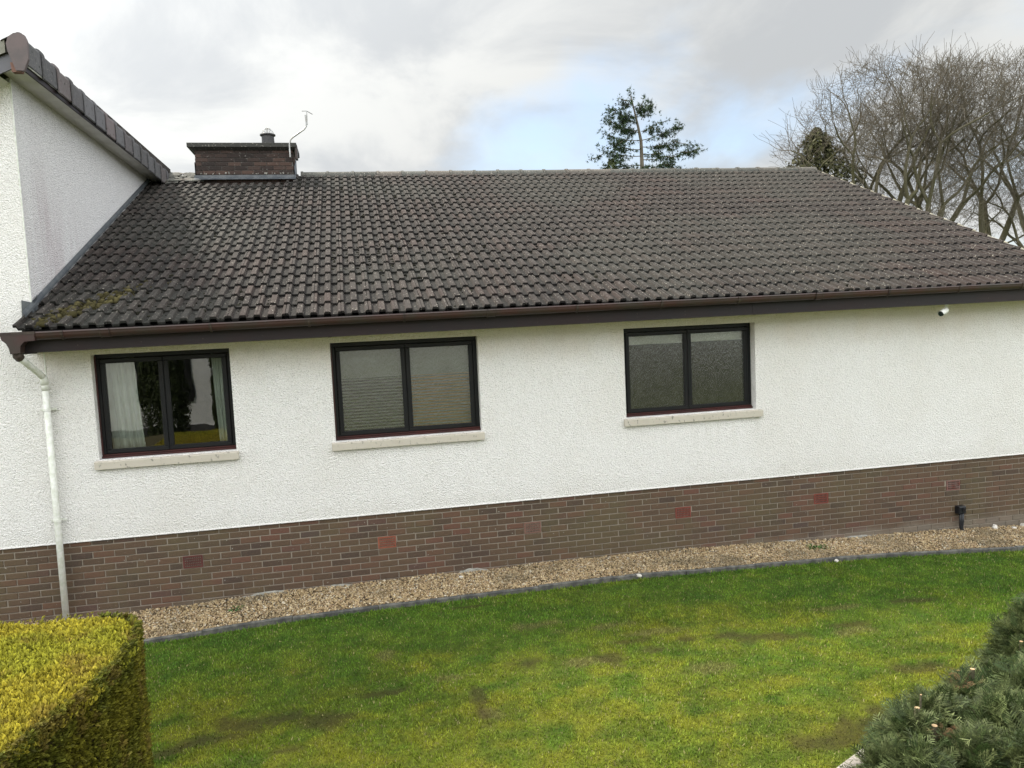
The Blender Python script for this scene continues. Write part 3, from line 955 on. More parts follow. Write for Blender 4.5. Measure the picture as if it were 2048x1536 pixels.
def build_bricks():
    plinth = empty('brick_base', (0, 0, 0), house)
    mb = MB()
    mb.add([(XL, .004, -1.4), (XR - .02, .004, -1.4), (XR - .02, .004, 0.0), (XL, .004, 0.0)], [(0, 1, 2, 3)])
    mb.build('mortar_backing', M['mortar'], plinth)
    vents = [(1.92, 'terracotta_dark'), (4.128, 'terracotta'), (5.934, 'terracotta_brown'), (7.955, 'terracotta_red'), (9.961, 'terracotta_red'), (12.036, 'terracotta_grey')]
    rnd = random.Random(3)
    H, Lb, J = .0635, .213, .012
    items = []
    for c in range(16):
        zb = -.060 - c * .075 + .005
        x = -4.3 + (0.1125 if c % 2 else 0)
        while x < 13.75:
            # clip the bricks around the air bricks (courses 5 and 6)
            spans = [(x + J / 2, x + .225 - J / 2)]
            if c in (4, 5):
                for vx, _ in vents:
                    a, b = vx - .1125, vx + .1125
                    ns = []
                    for s0, s1 in spans:
                        if s1 <= a or s0 >= b: ns.append((s0, s1)); continue
                        if s0 < a - .02: ns.append((s0, a - .003))
                        if s1 > b + .02: ns.append((b + .003, s1))
                    spans = ns
            for s0, s1 in spans:
                if zb + H < gz((s0 + s1) / 2) - .02: continue
                items.append((s0, s1, zb, min(zb + H, 0.0005)))
            x += .225
    P = np.array([[(a[0], 0, a[2]), (a[1], 0, a[2]), (a[1], 0, a[3]), (a[0], 0, a[3])] for a in items])
    uv, _ = project(P)
    w = uv[..., 0].max(1) - uv[..., 0].min(1); h = uv[..., 1].max(1) - uv[..., 1].min(1)
    inside = (uv[..., 0].mean(1) > 0) & (uv[..., 0].mean(1) < 2048) & (uv[..., 1].mean(1) < 1255)
    # a brick mostly under the gravel or behind the hedge does not count as largest
    area = w * np.minimum(h, 14) * inside
    zmid = P[..., 2].mean(1)
    area[zmid < gz(P[..., 0].mean(1)) + .02] = 0
    order = np.argsort(-area)
    top = set(order[:300].tolist())
    full = MB().bbox((-Lb / 2, -.0045, 0), (Lb / 2, .04, H), .0045)
    me = bpy.data.meshes.new('brick'); me.from_pydata(full.v, [], full.f); me.update(); me.materials.append(M['brick'])
    rest = MB()
    for i, (a, b, z0, z1) in enumerate(items):
        dy = rnd.uniform(-.0025, .002); rz = rnd.uniform(-.006, .006)
        if i in top:
            o = bpy.data.objects.new('brick', me); COL.objects.link(o); o.parent = plinth
            o.location = ((a + b) / 2 + rnd.uniform(-.002, .002), dy, z0 + rnd.uniform(-.0012, .0012))
            o.scale = ((b - a) / Lb, 1, (z1 - z0) / H)
            o.rotation_euler = (0, rz, 0)
        else:
            rest.bbox((a + rnd.uniform(-.003, .003), -.0045 + dy, z0), (b + rnd.uniform(-.003, .003), .04, z1), .0035)
    o = rest.build('bricks', M['brick'], plinth); o['kind'] = 'stuff'
    # air bricks: perforated terracotta plates
    for vx, mt in vents:
        zb = -.060 - 5 * .075 + .005
        W, Hh = .215, .140
        mb = MB()
        xs = [-W / 2]; zs = [0]
        for k in range(9):
            cx = -W / 2 + .026 + k * (W - .052) / 8
            xs += [cx - .0072, cx + .0072]
        xs.append(W / 2)
        for k in range(4):
            cz = .026 + k * (Hh - .052) / 3
            zs += [cz - .0095, cz + .0095]
        zs.append(Hh)
        yf = -.0065; hm = []
        for i in range(len(xs) - 1):
            for j in range(len(zs) - 1):
                hole = (i % 2 == 1) and (j % 2 == 1)
                x0, x1, z0, z1 = xs[i], xs[i + 1], zs[j], zs[j + 1]
                if not hole:
                    mb.add([(x0, yf, z0), (x1, yf, z0), (x1, yf, z1), (x0, yf, z1)], [(0, 1, 2, 3)])
                else:
                    v = [(x0, yf, z0), (x1, yf, z0), (x1, yf, z1), (x0, yf, z1), (x0, .03, z0), (x1, .03, z0), (x1, .03, z1), (x0, .03, z1)]
                    hm.append(len(mb.f)); mb.add(v, [(0, 4, 5, 1), (1, 5, 6, 2), (2, 6, 7, 3), (3, 7, 4, 0)])
        mb.add([(-W / 2, yf, 0), (W / 2, yf, 0), (W / 2, yf, Hh), (-W / 2, yf, Hh), (-W / 2, .03, 0), (W / 2, .03, 0), (W / 2, .03, Hh), (-W / 2, .03, Hh)],
               [(0, 4, 5, 1), (1, 5, 6, 2), (2, 6, 7, 3), (3, 7, 4, 0)])
        o = mb.build('air_brick', [M[mt], M['hole']], plinth)
        # hole walls painted black for the shade inside
        for h0 in hm:
            for q in range(4): o.data.polygons[h0 + q].material_index = 1
        o.location = (vx, 0, zb)
        o['label'] = {'terracotta': 'bright orange terracotta air brick', 'terracotta_dark': 'sooty dark red air brick', 'terracotta_brown': 'faded brown air brick',
                      'terracotta_red': 'red air brick', 'terracotta_grey': 'pinkish grey and red air brick'}[mt]
        vb = MB().add([(-W / 2, .0285, .004), (W / 2, .0285, .004), (W / 2, .0285, Hh - .004), (-W / 2, .0285, Hh - .004)], [(0, 1, 2, 3)]).build('vent_shade', M['hole'], plinth)  # black sheet standing in for the shade behind the holes
        vb.location = (vx, 0, zb)
    # lime-stained concrete haunch showing at the foot of the wall in places
    for (a, b, hgt) in ((2.35, 3.05, .045), (3.2, 3.75, .03), (4.95, 5.35, .05), (9.1, 9.7, .03), (10.2, 10.95, .03)):
        mb = MB()
        n = 14
        top = [gz(a + (b - a) * i / n) + hgt * math.sin(math.pi * (i + .5) / (n + 1)) + rnd.uniform(-.006, .006) + .02 for i in range(n + 1)]
        for i in range(n):
            xa, xb = a + (b - a) * i / n, a + (b - a) * (i + 1) / n
            g0, g1 = gz(xa), gz(xb)
            mb.add([(xa, -.012, top[i]), (xb, -.012, top[i + 1]), (xb, -.030, top[i + 1] - .008), (xa, -.030, top[i] - .008), (xb, -.045, g1 - .02), (xa, -.045, g0 - .02), (xa, .0, top[i]), (xb, .0, top[i + 1])],
                   [(0, 1, 7, 6), (3, 2, 1, 0), (5, 4, 2, 3)])
        mb.build('concrete_footing', M['footing'], plinth)


build_bricks()
build_wing()


def tile_section():
    """(x, z) of a tile's top face; two trapezoid rolls per tile, seam on a roll"""
    h = .034
    return [(0.001, h), (.030, h), (.043, .001), (.107, .001), (.120, h), (.180, h), (.193, .001), (.257, .001), (.270, h), (.2965, h)]


def build_roof():
    roof = empty('main_roof', (0, 0, 0), house)
    cp, sp_ = math.cos(PITCH), math.sin(PITCH)
    U = Vector((0, cp, sp_)); Nn = Vector((0, -sp_, cp))
    # tile mesh in local frame: x across, y up the slope, z out of the roof
    prof = tile_section(); n = len(prof)
    def tile_mesh(seed, length=.405):
        r = random.Random(seed)
        v = []
        L0, th = 0.0, .029
        lift = .032
        for (yy, zl, t0) in ((0.0, lift - .004, 0), (0.006, lift, 0), (length, 0.0, 0)):
            for x, z in prof: v.append((x, yy, z + zl - .034))
        for x, z in prof: v.append((x, 0.0, z + lift - .034 - th))
        f = []
        for k in (0, 1):
            for i in range(n - 1): f.append((k * n + i, k * n + i + 1, (k + 1) * n + i + 1, (k + 1) * n + i))
        b = 3 * n
        for i in range(n - 1): f.append((b + i, b + i + 1, i + 1, i))
        # right and left sides
        f.append((n - 1, b + n - 1, 2 * n + n - 1)); f.append((0, 2 * n, b))
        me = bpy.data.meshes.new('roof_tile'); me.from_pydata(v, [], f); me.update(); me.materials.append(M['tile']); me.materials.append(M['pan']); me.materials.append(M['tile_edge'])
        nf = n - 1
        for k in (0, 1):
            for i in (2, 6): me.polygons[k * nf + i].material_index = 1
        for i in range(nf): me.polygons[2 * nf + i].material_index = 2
        return me
    tmesh = tile_mesh(1)
    tv = np.empty(len(tmesh.vertices) * 3); tmesh.vertices.foreach_get('co', tv); tv = tv.reshape(-1, 3)
    tf = [tuple(p.vertices) for p in tmesh.polygons]
    seam = 3.6158 + .15 - 0.30 * 11       # keep the seams on the measured rolls
    rnd = random.Random(17)
    items = []
    for c in range(NC_):
        k = 0
        x = seam
        while x < 13.93:
            lim = .36 if c == 0 else (.45 if c == 1 else .50)
            if x > lim:
                w = 1.0
                if x + .30 > 13.95: w = (13.95 - x) / .30
                # no tiles under the chimney
                yb = EY + GY * c
                in_ch = (x + .15 > 1.30 and x + .15 < 3.0 and yb + GY > 5.72)
                if w > .3 and not in_ch: items.append((x, c, w))
            elif x + .30 > lim + .03:
                items.append((x, c, -(x + .30 - lim - .03) / .30))
            x += .30
    C0 = np.array([(x + .15, EY + GY * (c + .5), RZ(EY + GY * (c + .5)) + T(x)) for x, c, w in items])
    E = []
    for (x, c, w) in items:
        ya, yb = EY + GY * c, EY + GY * (c + 1)
        E.append([(x, ya, RZ(ya) + T(x)), (x + .3, ya, RZ(ya) + T(x)), (x + .3, yb, RZ(yb) + T(x)), (x, yb, RZ(yb) + T(x))])
    uv, _ = project(np.array(E))
    X_, Y_ = uv[..., 0], uv[..., 1]
    area = 0.5 * np.abs(sum(X_[:, i] * Y_[:, (i + 1) % 4] - X_[:, (i + 1) % 4] * Y_[:, i] for i in range(4)))
    area[(X_.mean(1) < 0) | (X_.mean(1) > 2048)] = 0
    top = set(np.argsort(-area)[:300].tolist())
    rest = MB()
    for i, (x, c, w) in enumerate(items):
        jx, jy, jr = rnd.uniform(-.002, .002), rnd.uniform(-.006, .006), rnd.uniform(-.006, .006)
        jt = rnd.uniform(-.004, .006)
        ya = EY + GY * c
        org = Vector((x, ya, RZ(ya) + T(x)))
        R = Matrix(((1, 0, 0, 0), (0, cp, -sp_, 0), (0, sp_, cp, 0), (0, 0, 0, 1)))
        Mt = Matrix.Translation(org + U * jy + Vector((jx, 0, 0))) @ R @ Matrix.Rotation(jr, 4, 'Z') @ Matrix.Rotation(jt, 4, 'Y') @ Matrix.Rotation(rnd.uniform(-.004, .010), 4, 'X')
        if w < 0:
            Mt = Mt @ Matrix.Translation((.30 * (1 + w), 0, 0)) @ Matrix.Diagonal((-w, 1, 1, 1))
        elif w < 1: Mt = Mt @ Matrix.Diagonal((w, 1, 1, 1))
        if i in top:
            o = bpy.data.objects.new('roof_tile', tmesh); COL.objects.link(o); o.parent = roof; o.matrix_local = Mt
        else:
            rest.add([Mt @ Vector(p) for p in tv], tf)
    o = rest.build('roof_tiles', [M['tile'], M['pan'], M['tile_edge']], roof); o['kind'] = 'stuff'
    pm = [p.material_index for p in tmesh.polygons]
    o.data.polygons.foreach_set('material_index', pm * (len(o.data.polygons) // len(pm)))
    # deck below, back slope and battens closed off
    mb = MB()
    yb, zb = RIDGE_Y, RZ(RIDGE_Y) - .07
    def slab(x0, x1, y0, z0, y1, z1, th=.05):
        mb.add([(x0, y0, z0 + T(x0)), (x1, y0, z0 + T(x1)), (x1, y1, z1 + T(x1)), (x0, y1, z1 + T(x0)), (x0, y0, z0 + T(x0) - th), (x1, y0, z0 + T(x1) - th), (x1, y1, z1 + T(x1) - th), (x0, y1, z1 + T(x0) - th)],
               [(0, 1, 2, 3), (4, 7, 6, 5), (0, 4, 5, 1), (1, 5, 6, 2), (2, 6, 7, 3), (3, 7, 4, 0)])
    slab(.51, 13.92, EY + .10, RZ(EY + .10) - .065, yb, zb)
    mb.build('roof_deck', M['deck'], roof)
    mb = MB()
    slab(.51, 13.95, yb + .001, zb + .03, 12.9, RZ(EY) + .03 - .05)
    mb.build('back_slope', M['tile'], roof)
    # ridge tiles, half round, with a lapped collar at each joint
    pitch = .474
    x = 3.10
    k = 0
    zr = RZ(RIDGE_Y) - .012
    while x < 13.85:
        L = min(pitch, 13.97 - x)
        mb = MB()
        def ring(xx, r):
            return [(xx, RIDGE_Y + r * 1.15 * math.cos(a), zr + T(xx) - .055 + r * math.sin(a) + wob) for a in [math.pi * (q / 10) for q in range(11)]]
        wob = random.uniform(-.004, .004)
        rings = [ring(x, .128), ring(x + .045, .130), ring(x + .047, .115), ring(x + L - .004, .115)]
        v = [q for r in rings for q in r]
        f = [(i * 11 + j, (i + 1) * 11 + j, (i + 1) * 11 + j + 1, i * 11 + j + 1) for i in range(3) for j in range(10)]
        f += [tuple(range(11)), tuple(range(33, 44))[::-1]]
        mb.add(v, f).build('ridge_tile', M['ridge'], roof, False)
        x += pitch; k += 1
    # mortar bedding under the ridge
    MB().prism([(RIDGE_Y - .135, zr - .075), (RIDGE_Y - .10, zr - .045), (RIDGE_Y + .1, zr - .045), (RIDGE_Y + .135, zr - .08)], 3.1, 13.92).build('ridge_mortar', M['cement'], roof)
    # cement verge at the right-hand gable: stepped course ends
    for c in range(NC_):
        ya, yb = EY + GY * c - .005, EY + GY * (c + 1) - .012
        za, zb = RZ(ya) + T(14.1), RZ(yb) + T(14.1)
        mb = MB()
        e = random.uniform(-.008, .008)
        p = [(13.935, ya, za + .016), (14.005 + e, ya, za + .010), (14.005 + e, ya, za - .075), (13.935, ya, za - .075),
             (13.935, yb, zb + .002), (14.000 + e, yb, zb - .002), (14.000 + e, yb, zb - .075), (13.935, yb, zb - .075)]
        mb.add(p, [(0, 1, 5, 4), (1, 2, 6, 5), (0, 3, 2, 1), (4, 5, 6, 7), (3, 0, 4, 7), (2, 3, 7, 6)])
        mb.build('verge_mortar', M['cement'], roof)
    # moss: crumbs in the pans, cushions at the low left corner
    n = 9000
    nx = RNG.uniform(.6, 14.0, n); ny = RNG.uniform(EY + .02, RIDGE_Y - .1, n)
    # settle in the pans mostly
    ph = ((nx - seam) % .15) / .15
    tgt = RNG.normal(.5, .17, n)
    nx = nx + (tgt - ph) * .15
    dens = (0.12 + 0.95 * sstep(fbm(nx, ny, .7, 91, 4), .42, .62)) * (0.45 + 0.55 * (1 - sstep(nx, 5, 9))) * (0.35 + .65 * sstep(ny, -.2, 1.2))
    inside = (RNG.random(n) < dens) & ~((nx > 1.25) & (nx < 3.05) & (ny > 5.7))
    nx, ny = nx[inside], ny[inside]
    cx = RNG.normal(0.95, .33, 2600); cy = RNG.normal(.05, .36, 2600)
    band = (np.abs(cy - (-.40 + 1.15 * (cx - .60))) < .20) & (cx > .6) & (cy > EY + .02)
    mx = np.concatenate([nx, cx[band]]); my = np.concatenate([ny, cy[band]])
    big = np.concatenate([np.zeros(len(nx)), np.ones(band.sum())])
    ph = ((mx - seam) % .15)
    low = np.where((ph > .035) & (ph < .115), -.024, .0)
    k = ((my - EY) % GY) / GY
    P = np.stack([mx, my, RZ(my) + T(mx) + low + .016 * (1 - k)], -1)
    Xv, Yv, Zv = frames(len(P), np.array(Nn), .5)
    s = RNG.lognormal(0, .45, len(P)) * (.009 + .004 * big)
    V, F = scatter(ICO_V, ICO_F, P, Xv, Yv, Zv, np.stack([s * 1.3, s * 1.3, s * .8], -1))
    V = V + RNG.normal(scale=.002, size=V.shape)
    tn = np.where(big[:, None] > .5, np.array([.055, .048, .022]), np.array([.016, .0155, .011])) * RNG.uniform(.6, 1.5, (len(P), 1))
    o = big_mesh('moss', V, F, M['moss'], roof, np.repeat(tn, 12, 0)); o['kind'] = 'stuff'
    # broken slates and mortar in the saddle between wing and chimney
    mb = MB()
    r2 = random.Random(4)
    for i in range(60):
        xx = r2.uniform(.62, 1.3); yy = r2.uniform(5.6, 6.3)
        zz = RZ(yy) + .01 + r2.uniform(0, .03)
        a = r2.uniform(-.5, .5); L, W = r2.uniform(.05, .12), r2.uniform(.03, .06)
        ca, sa = math.cos(a), math.sin(a)
        q = [(-L, -W), (L, -W), (L, W), (-L, W)]
        p = [(xx + u * ca - w * sa, yy + u * sa + w * ca, zz + (u * sa + w * ca) * .4 + r2.uniform(-.008, .008)) for u, w in q]
        mb.add(p + [(a_, b_, c_ - .014) for a_, b_, c_ in p], [(0, 1, 2, 3), (0, 4, 5, 1), (1, 5, 6, 2), (2, 6, 7, 3), (3, 7, 4, 0)])
    o = mb.build('broken_tile_pieces', M['ridge'], roof); o['kind'] = 'stuff'
    # ledge of the valley behind
    MB().add([(.78, 6.3, 5.28), (1.25, 6.3, 5.12), (1.25, 7.2, 5.12), (.78, 7.2, 5.28), (.78, 6.3, 4.9), (1.25, 6.3, 4.9)], [(0, 1, 2, 3), (4, 5, 1, 0)]).build('valley_board', M['lead'], roof)
    return roof


roof = build_roof()


def build_gutter():
    g = empty('gutter', (0, 0, 0), house)
    fall = lambda x: 2.338 + .0077 * (x - .7)
    yc = -.50
    # ogee-like half-round section, outer and inner skin
    def sec(x, r, off=0.0):
        z = fall(x)
        pts = []
        pts.append((yc - .058 - off, z + .002))
        pts.append((yc - .062 - off, z - .012))
        for q in range(0, 11):
            a = math.pi + math.pi * q / 10
            pts.append((yc + (.058 + off) * math.cos(a), z - .022 + (.062 + off) * math.sin(a)))
        pts.append((yc + .058 + off, z + .0))
        inn = [(yc + .053, z)] + [(yc + .054 * math.cos(a), z - .022 + .056 * math.sin(a)) for a in [2 * math.pi - math.pi * q / 8 for q in range(9)]] + [(yc - .052, z + .002)]
        return [(x, a, b) for a, b in pts + (inn if off == 0 else [])]
    x0, x1 = .62, 13.98
    seg = []
    mb = MB()
    A, Bb = sec(x0, 0), sec(x1, 0)
    n = len(A)
    mb.add(A + Bb, [(i, n + i, n + (i + 1) % n, (i + 1) % n) for i in range(n)])
    mb.build('gutter_channel', M['brown_pvc'], g)
    def strap(x, w, off, name, mat):
        A, Bb = sec(x - w / 2, 0, off), sec(x + w / 2, 0, off)
        n = len(A)
        MB().add(A + Bb, [(i, n + i, n + (i + 1) % n, (i + 1) % n) for i in range(n)] + [tuple(range(n)), tuple(range(n, 2 * n))[::-1]]).build(name, mat, g)
    for x in (.95, 2.396, 3.417, 4.451, 6.464, 7.519, 8.524, 10.605, 11.659, 12.624, 13.5):
        strap(x, .026, .009, 'gutter_bracket', M['brown_dark'])
    for x in (1.355, 5.444, 9.615):
        strap(x, .10, .007, 'gutter_union', M['brown_pvc'])
        strap(x - .045, .010, .010, 'union_clip', M['brown_dark']); strap(x + .045, .010, .010, 'union_clip', M['brown_dark'])
    # running outlet at the left end, hopper and bend
    z = fall(.5)
    mb = MB()
    prof = [(.375, z + .004), (.70, z + .004), (.70, z - .086), (.60, z - .092), (.562, z - .135), (.555, z - .205), (.462, z - .215), (.455, z - .155), (.432, z - .105), (.395, z - .070)]
    mb.prism(prof, yc - .066, yc + .05, 'y')
    mb.build('gutter_outlet', M['brown_pvc'], g)
    MB().box((.368, yc - .070, z - .020), (.705, yc - .064, z + .008)).build('outlet_rim', M['brown_dark'], g)
    MB().tube([(.505, yc, z - .20), (.505, yc, z - .235), (.515, yc + .03, z - .262)], [.048, .048, .045], 14).build('outlet_bend', M['brown_dark'], g)
    # fascia board in three lengths with cover strips and screw heads
    fb = lambda x: 2.126 + .0055 * (x - .7)
    cuts = [.50, 3.62, 8.79, 13.96]
    for a, b in zip(cuts[:-1], cuts[1:]):
        MB().add([(a, -.424, fb(a)), (b - .004, -.424, fb(b)), (b - .004, -.424, fb(b) + .22), (a, -.424, fb(a) + .22), (a, -.40, fb(a)), (b - .004, -.40, fb(b)), (b - .004, -.40, fb(b) + .22), (a, -.40, fb(a) + .22)],
                 [(0, 1, 2, 3), (0, 4, 5, 1), (1, 5, 6, 2), (2, 6, 7, 3), (3, 7, 4, 0), (5, 4, 7, 6)]).build('fascia_board', M['fascia'], house)
    for x in (3.62, 8.79):
        MB().box((x - .018, -.428, fb(x) - .003), (x + .018, -.421, fb(x) + .21)).build('joint_cover', M['fascia'], house)
    mb = MB()
    for x in np.arange(1.05, 13.8, .62):
        for dz in ((.055,) if int(x * 10) % 3 else (.045, .085)):
            z0 = fb(x) + dz
            mb.tube([(x, -.427, z0), (x, -.4235, z0)], .006, 8)
    o = mb.build('screw_head', M['brown_dark'], house); o['kind'] = 'stuff'
    # boxed end of the fascia beside the outlet
    MB().box((.494, -.424, 2.112), (.512, -.02, 2.33)).build('fascia_end', M['fascia'], house)
    # soffit
    MB().add([(.512, -.40, fb(.66) + .012), (13.96, -.40, fb(14.1) + .012), (13.96, .0, fb(14.1) + .012), (.512, .0, fb(.66) + .012)], [(3, 2, 1, 0)]).build('soffit_board', M['soffit'], house)
    # downpipe
    dp = empty('downpipe', (0, 0, 0), house)
    A = [(.512, -.475, 2.072), (.530, -.43, 2.045), (.575, -.16, 1.885), (.582, -.105, 1.845)]
    MB().tube(A, [.038, .034, .034, .034], 14).build('offset_pipe', M['white_pvc'], dp, True)
    MB().tube([(.580, -.12, 1.862), (.583, -.09, 1.82), (.583, -.085, 1.77)], .041, 14).build('pipe_bend', M['white_pvc'], dp, True)
    MB().tube([(.583, -.085, 1.80), (.578, -.085, .30), (.575, -.085, -.95)], .034, 16).build('vertical_pipe', M['white_pvc'], dp, True)
    MB().tube([(.583, -.085, 1.80), (.583, -.085, 1.71)], .0385, 16).build('pipe_socket', M['white_pvc'], dp, True)
    for z in (1.50, .275):
        mb = MB()
        mb.tube([(.581, -.085, z - .014), (.581, -.085, z + .014)], .041, 16)
        mb.box((.50, -.045, z - .013), (.662, -.036, z + .013)); mb.box((.55, -.045, z - .010), (.61, YF - .001, z + .010))
        mb.tube([(.517, -.050, z), (.517, -.036, z)], .009, 8); mb.tube([(.645, -.050, z), (.645, -.036, z)], .009, 8)
        mb.build('pipe_bracket', M['white_pvc'], dp)


build_gutter()


def build_windows():
    for wi, w in enumerate(WIN):
        x0, x1, z0, z1 = w['x0'], w['x1'], w['zb'], w['zt']
        win = empty('window', (0, 0, 0), house)
        yf = DEP
        # outer frame
        fw = .052
        mb = MB()
        mb.bbox((x0 + .002, yf - .0, z1 - fw), (x1 - .002, yf + .07, z1 - .001), .005)
        mb.bbox((x0 + .002, yf - .0, z0 + .045), (x0 + fw, yf + .07, z1 - fw - .0005), .005)
        mb.bbox((x1 - fw, yf - .0, z0 + .045), (x1 - .002, yf + .07, z1 - fw - .0005), .005)
        mb.build('window_frame', M['frame'], win)
        # red-brown sub-sill
        mb = MB()
        mb.bbox((x0 - .0 + .002, yf - .035, z0 + .002), (x1 - .002, yf + .07, z0 + .024), .004)
        mb.bbox((x0 + .002, yf - .012, z0 + .0245), (x1 - .002, yf + .07, z0 + .0445), .004)
        mb.build('sub_sill', M['frame_red'], win)
        # dark frame edges show mahogany side faces
        MB().box((x0 + .0005, yf - .012, z0 + .045), (x0 + .016, yf + .012, z1 - .02)).build('frame_edge', M['frame_red'], win)
        xm = (x0 + x1) / 2 + (-.012 if wi == 0 else .0)
        # two sashes
        gl = M['glass'] if wi == 0 else M['obscure']
        for k, (a, b) in enumerate(((x0 + fw + .003, xm - .003), (xm + .003, x1 - fw - .003))):
            s = .046
            zb, zt = z0 + .048, z1 - fw - .003
            sash = MB()
            ys = yf - .014
            sash.bbox((a, ys, zt - s), (b, yf + .05, zt), .006)
            sash.bbox((a, ys, zb), (b, yf + .05, zb + s), .006)
            sash.bbox((a, ys, zb + s + .0005), (a + s, yf + .05, zt - s - .0005), .006)
            sash.bbox((b - s, ys, zb + s + .0005), (b, yf + .05, zt - s - .0005), .006)
            so = sash.build('sash', M['frame'], win)
            gk = MB()
            g = .006
            gk.box((a + s, ys + .008, zt - s - g), (b - s, ys + .016, zt - s - .0006)); gk.box((a + s, ys + .008, zb + s + .0006), (b - s, ys + .016, zb + s + g))
            gk.box((a + s + .0006, ys + .008, zb + s + g), (a + s + g, ys + .016, zt - s - g)); gk.box((b - s - g, ys + .008, zb + s + g), (b - s - .0006, ys + .016, zt - s - g))
            gk.build('gasket', M['gasket'], win)
            MB().add([(a + s, yf + .006, zb + s), (b - s, yf + .006, zb + s), (b - s, yf + .006, zt - s), (a + s, yf + .006, zt - s)], [(0, 1, 2, 3)]).build('window_pane', gl, win)
        MB().box((xm - .0028, yf + .002, z0 + .05), (xm + .0028, yf + .06, z1 - fw - .001)).build('mullion', M['gasket'], win)
        # stone sill with sloped top
        e0, e1 = (.045, .025) if wi < 2 else (.035, .075)
        mb = MB().prism([(-.060, z0 - .100), (-.060, z0 - .022), (-.045, z0 - .012), (DEP + .02, z0 + .0018), (DEP + .02, z0 - .1)], x0 - e0, x1 + e1)
        mb.build('window_sill', M['sill'], win)
    # rooms behind the glass
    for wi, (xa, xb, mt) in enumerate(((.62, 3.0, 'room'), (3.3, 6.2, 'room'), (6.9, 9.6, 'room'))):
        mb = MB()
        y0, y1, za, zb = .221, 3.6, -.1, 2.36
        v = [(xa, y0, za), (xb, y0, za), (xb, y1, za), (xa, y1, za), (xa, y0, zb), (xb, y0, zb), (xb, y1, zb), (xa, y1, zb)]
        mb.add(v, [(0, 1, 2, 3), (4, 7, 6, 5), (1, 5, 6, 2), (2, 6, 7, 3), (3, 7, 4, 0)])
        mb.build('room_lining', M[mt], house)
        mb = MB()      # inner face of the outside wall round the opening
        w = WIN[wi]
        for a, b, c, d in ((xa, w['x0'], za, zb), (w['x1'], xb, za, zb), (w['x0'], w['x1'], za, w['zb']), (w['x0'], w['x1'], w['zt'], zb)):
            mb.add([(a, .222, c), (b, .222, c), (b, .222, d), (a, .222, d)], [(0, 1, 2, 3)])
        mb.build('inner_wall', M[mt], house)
    # inner window boards
    for w in WIN[:1]:
        MB().box((w['x0'] - .05, .215, w['zb'] - .0), (w['x1'] + .05, .34, w['zb'] + .022)).build('window_board', M['cctv_white'], house)


build_windows()


def curtain(x0, x1, xb0, xb1, label):
    """pleated cloth: top span x0..x1, gathered outwards towards xb0..xb1 at the hem"""
    nu, nv = 70, 14
    V = []
    for j in range(nv):
        t = j / (nv - 1)
        for i in range(nu):
            u = i / (nu - 1)
            a0 = x0 + (xb0 - x0) * t ** 1.6; a1 = x1 + (xb1 - x1) * t ** 1.6
            V.append((a0 + (a1 - a0) * u, .275 + .022 * math.sin(u * 34 + 1.2 * math.sin(t * 2)) + .008 * math.sin(u * 61), 2.15 - t * (2.15 - .93)))
    F = [(j * nu + i, (j + 1) * nu + i, (j + 1) * nu + i + 1, j * nu + i + 1) for j in range(nv - 1) for i in range(nu - 1)]
    o = MB().add(V, F).build('curtain', M['curtain'], None, True)
    tag(o, label, 'curtain', 'curtains inside the left window')
    so = o.modifiers.new('thickness', 'SOLIDIFY'); so.thickness = .003
    return o


curtain(1.05, 1.40, 1.10, 1.46, 'wide pleated cream curtain drawn to the left inside the leftmost window')
curtain(2.24, 2.46, 2.27, 2.46, 'narrow cream curtain gathered at the right edge of the leftmost window')


def build_blinds():
    w = WIN[1]
    root = empty('venetian_blind', ((w['x0'] + w['x1']) / 2, .2, 2.0))
    tag(root, 'closed beige horizontal-slat blind behind the obscured glass of the middle window', 'blind')
    z = w['zb'] + .07
    me = None
    rl = root.location
    z = 1.98
    MB().box((w['x0'] + .03 - rl.x, -.012, 1.995 - rl.z), (w['x1'] - .03 - rl.x, .012, 2.03 - rl.z)).build('head_rail', M['blind'], root)
    sm = MB().add([(w['x0'] + .035 - rl.x, -.010, -.009), (w['x1'] - .035 - rl.x, -.010, -.009), (w['x1'] - .035 - rl.x, .010, .010), (w['x0'] + .035 - rl.x, .010, .010)], [(0, 1, 2, 3)])
    sme = bpy.data.meshes.new('blind_slat'); sme.from_pydata(sm.v, [], sm.f); sme.update(); sme.materials.append(M['blind'])
    while z > w['zb'] + .06:
        o = bpy.data.objects.new('blind_slat', sme); COL.objects.link(o); o.parent = root
        o.location = (0, 0, z - rl.z)
        o.scale = (1, 1, 2.2 if z > 1.62 else .82)
        z -= .037
    # right half: warm-coloured tiled wall lower down
    MB().box((4.47, .225, .87), (5.36, .24, 1.66)).build('cupboard_panel', M['blind_tan'], house)
    w = WIN[2]
    MB().box((w['x0'] + .04, .185, 1.865), (w['x1'] - .04, .190, 2.05)).build('roller_blind', M['roller'])
    o = bpy.data.objects['roller_blind']
    tag(o, 'cream roller blind pulled down a little inside the obscured right-hand window', 'blind')
    hb = MB().tube([(w['x0'] + .05, .1875, 1.858), (w['x1'] - .05, .1875, 1.858)], .008, 8).build('hem_bar', M['roller'], o)


build_blinds()


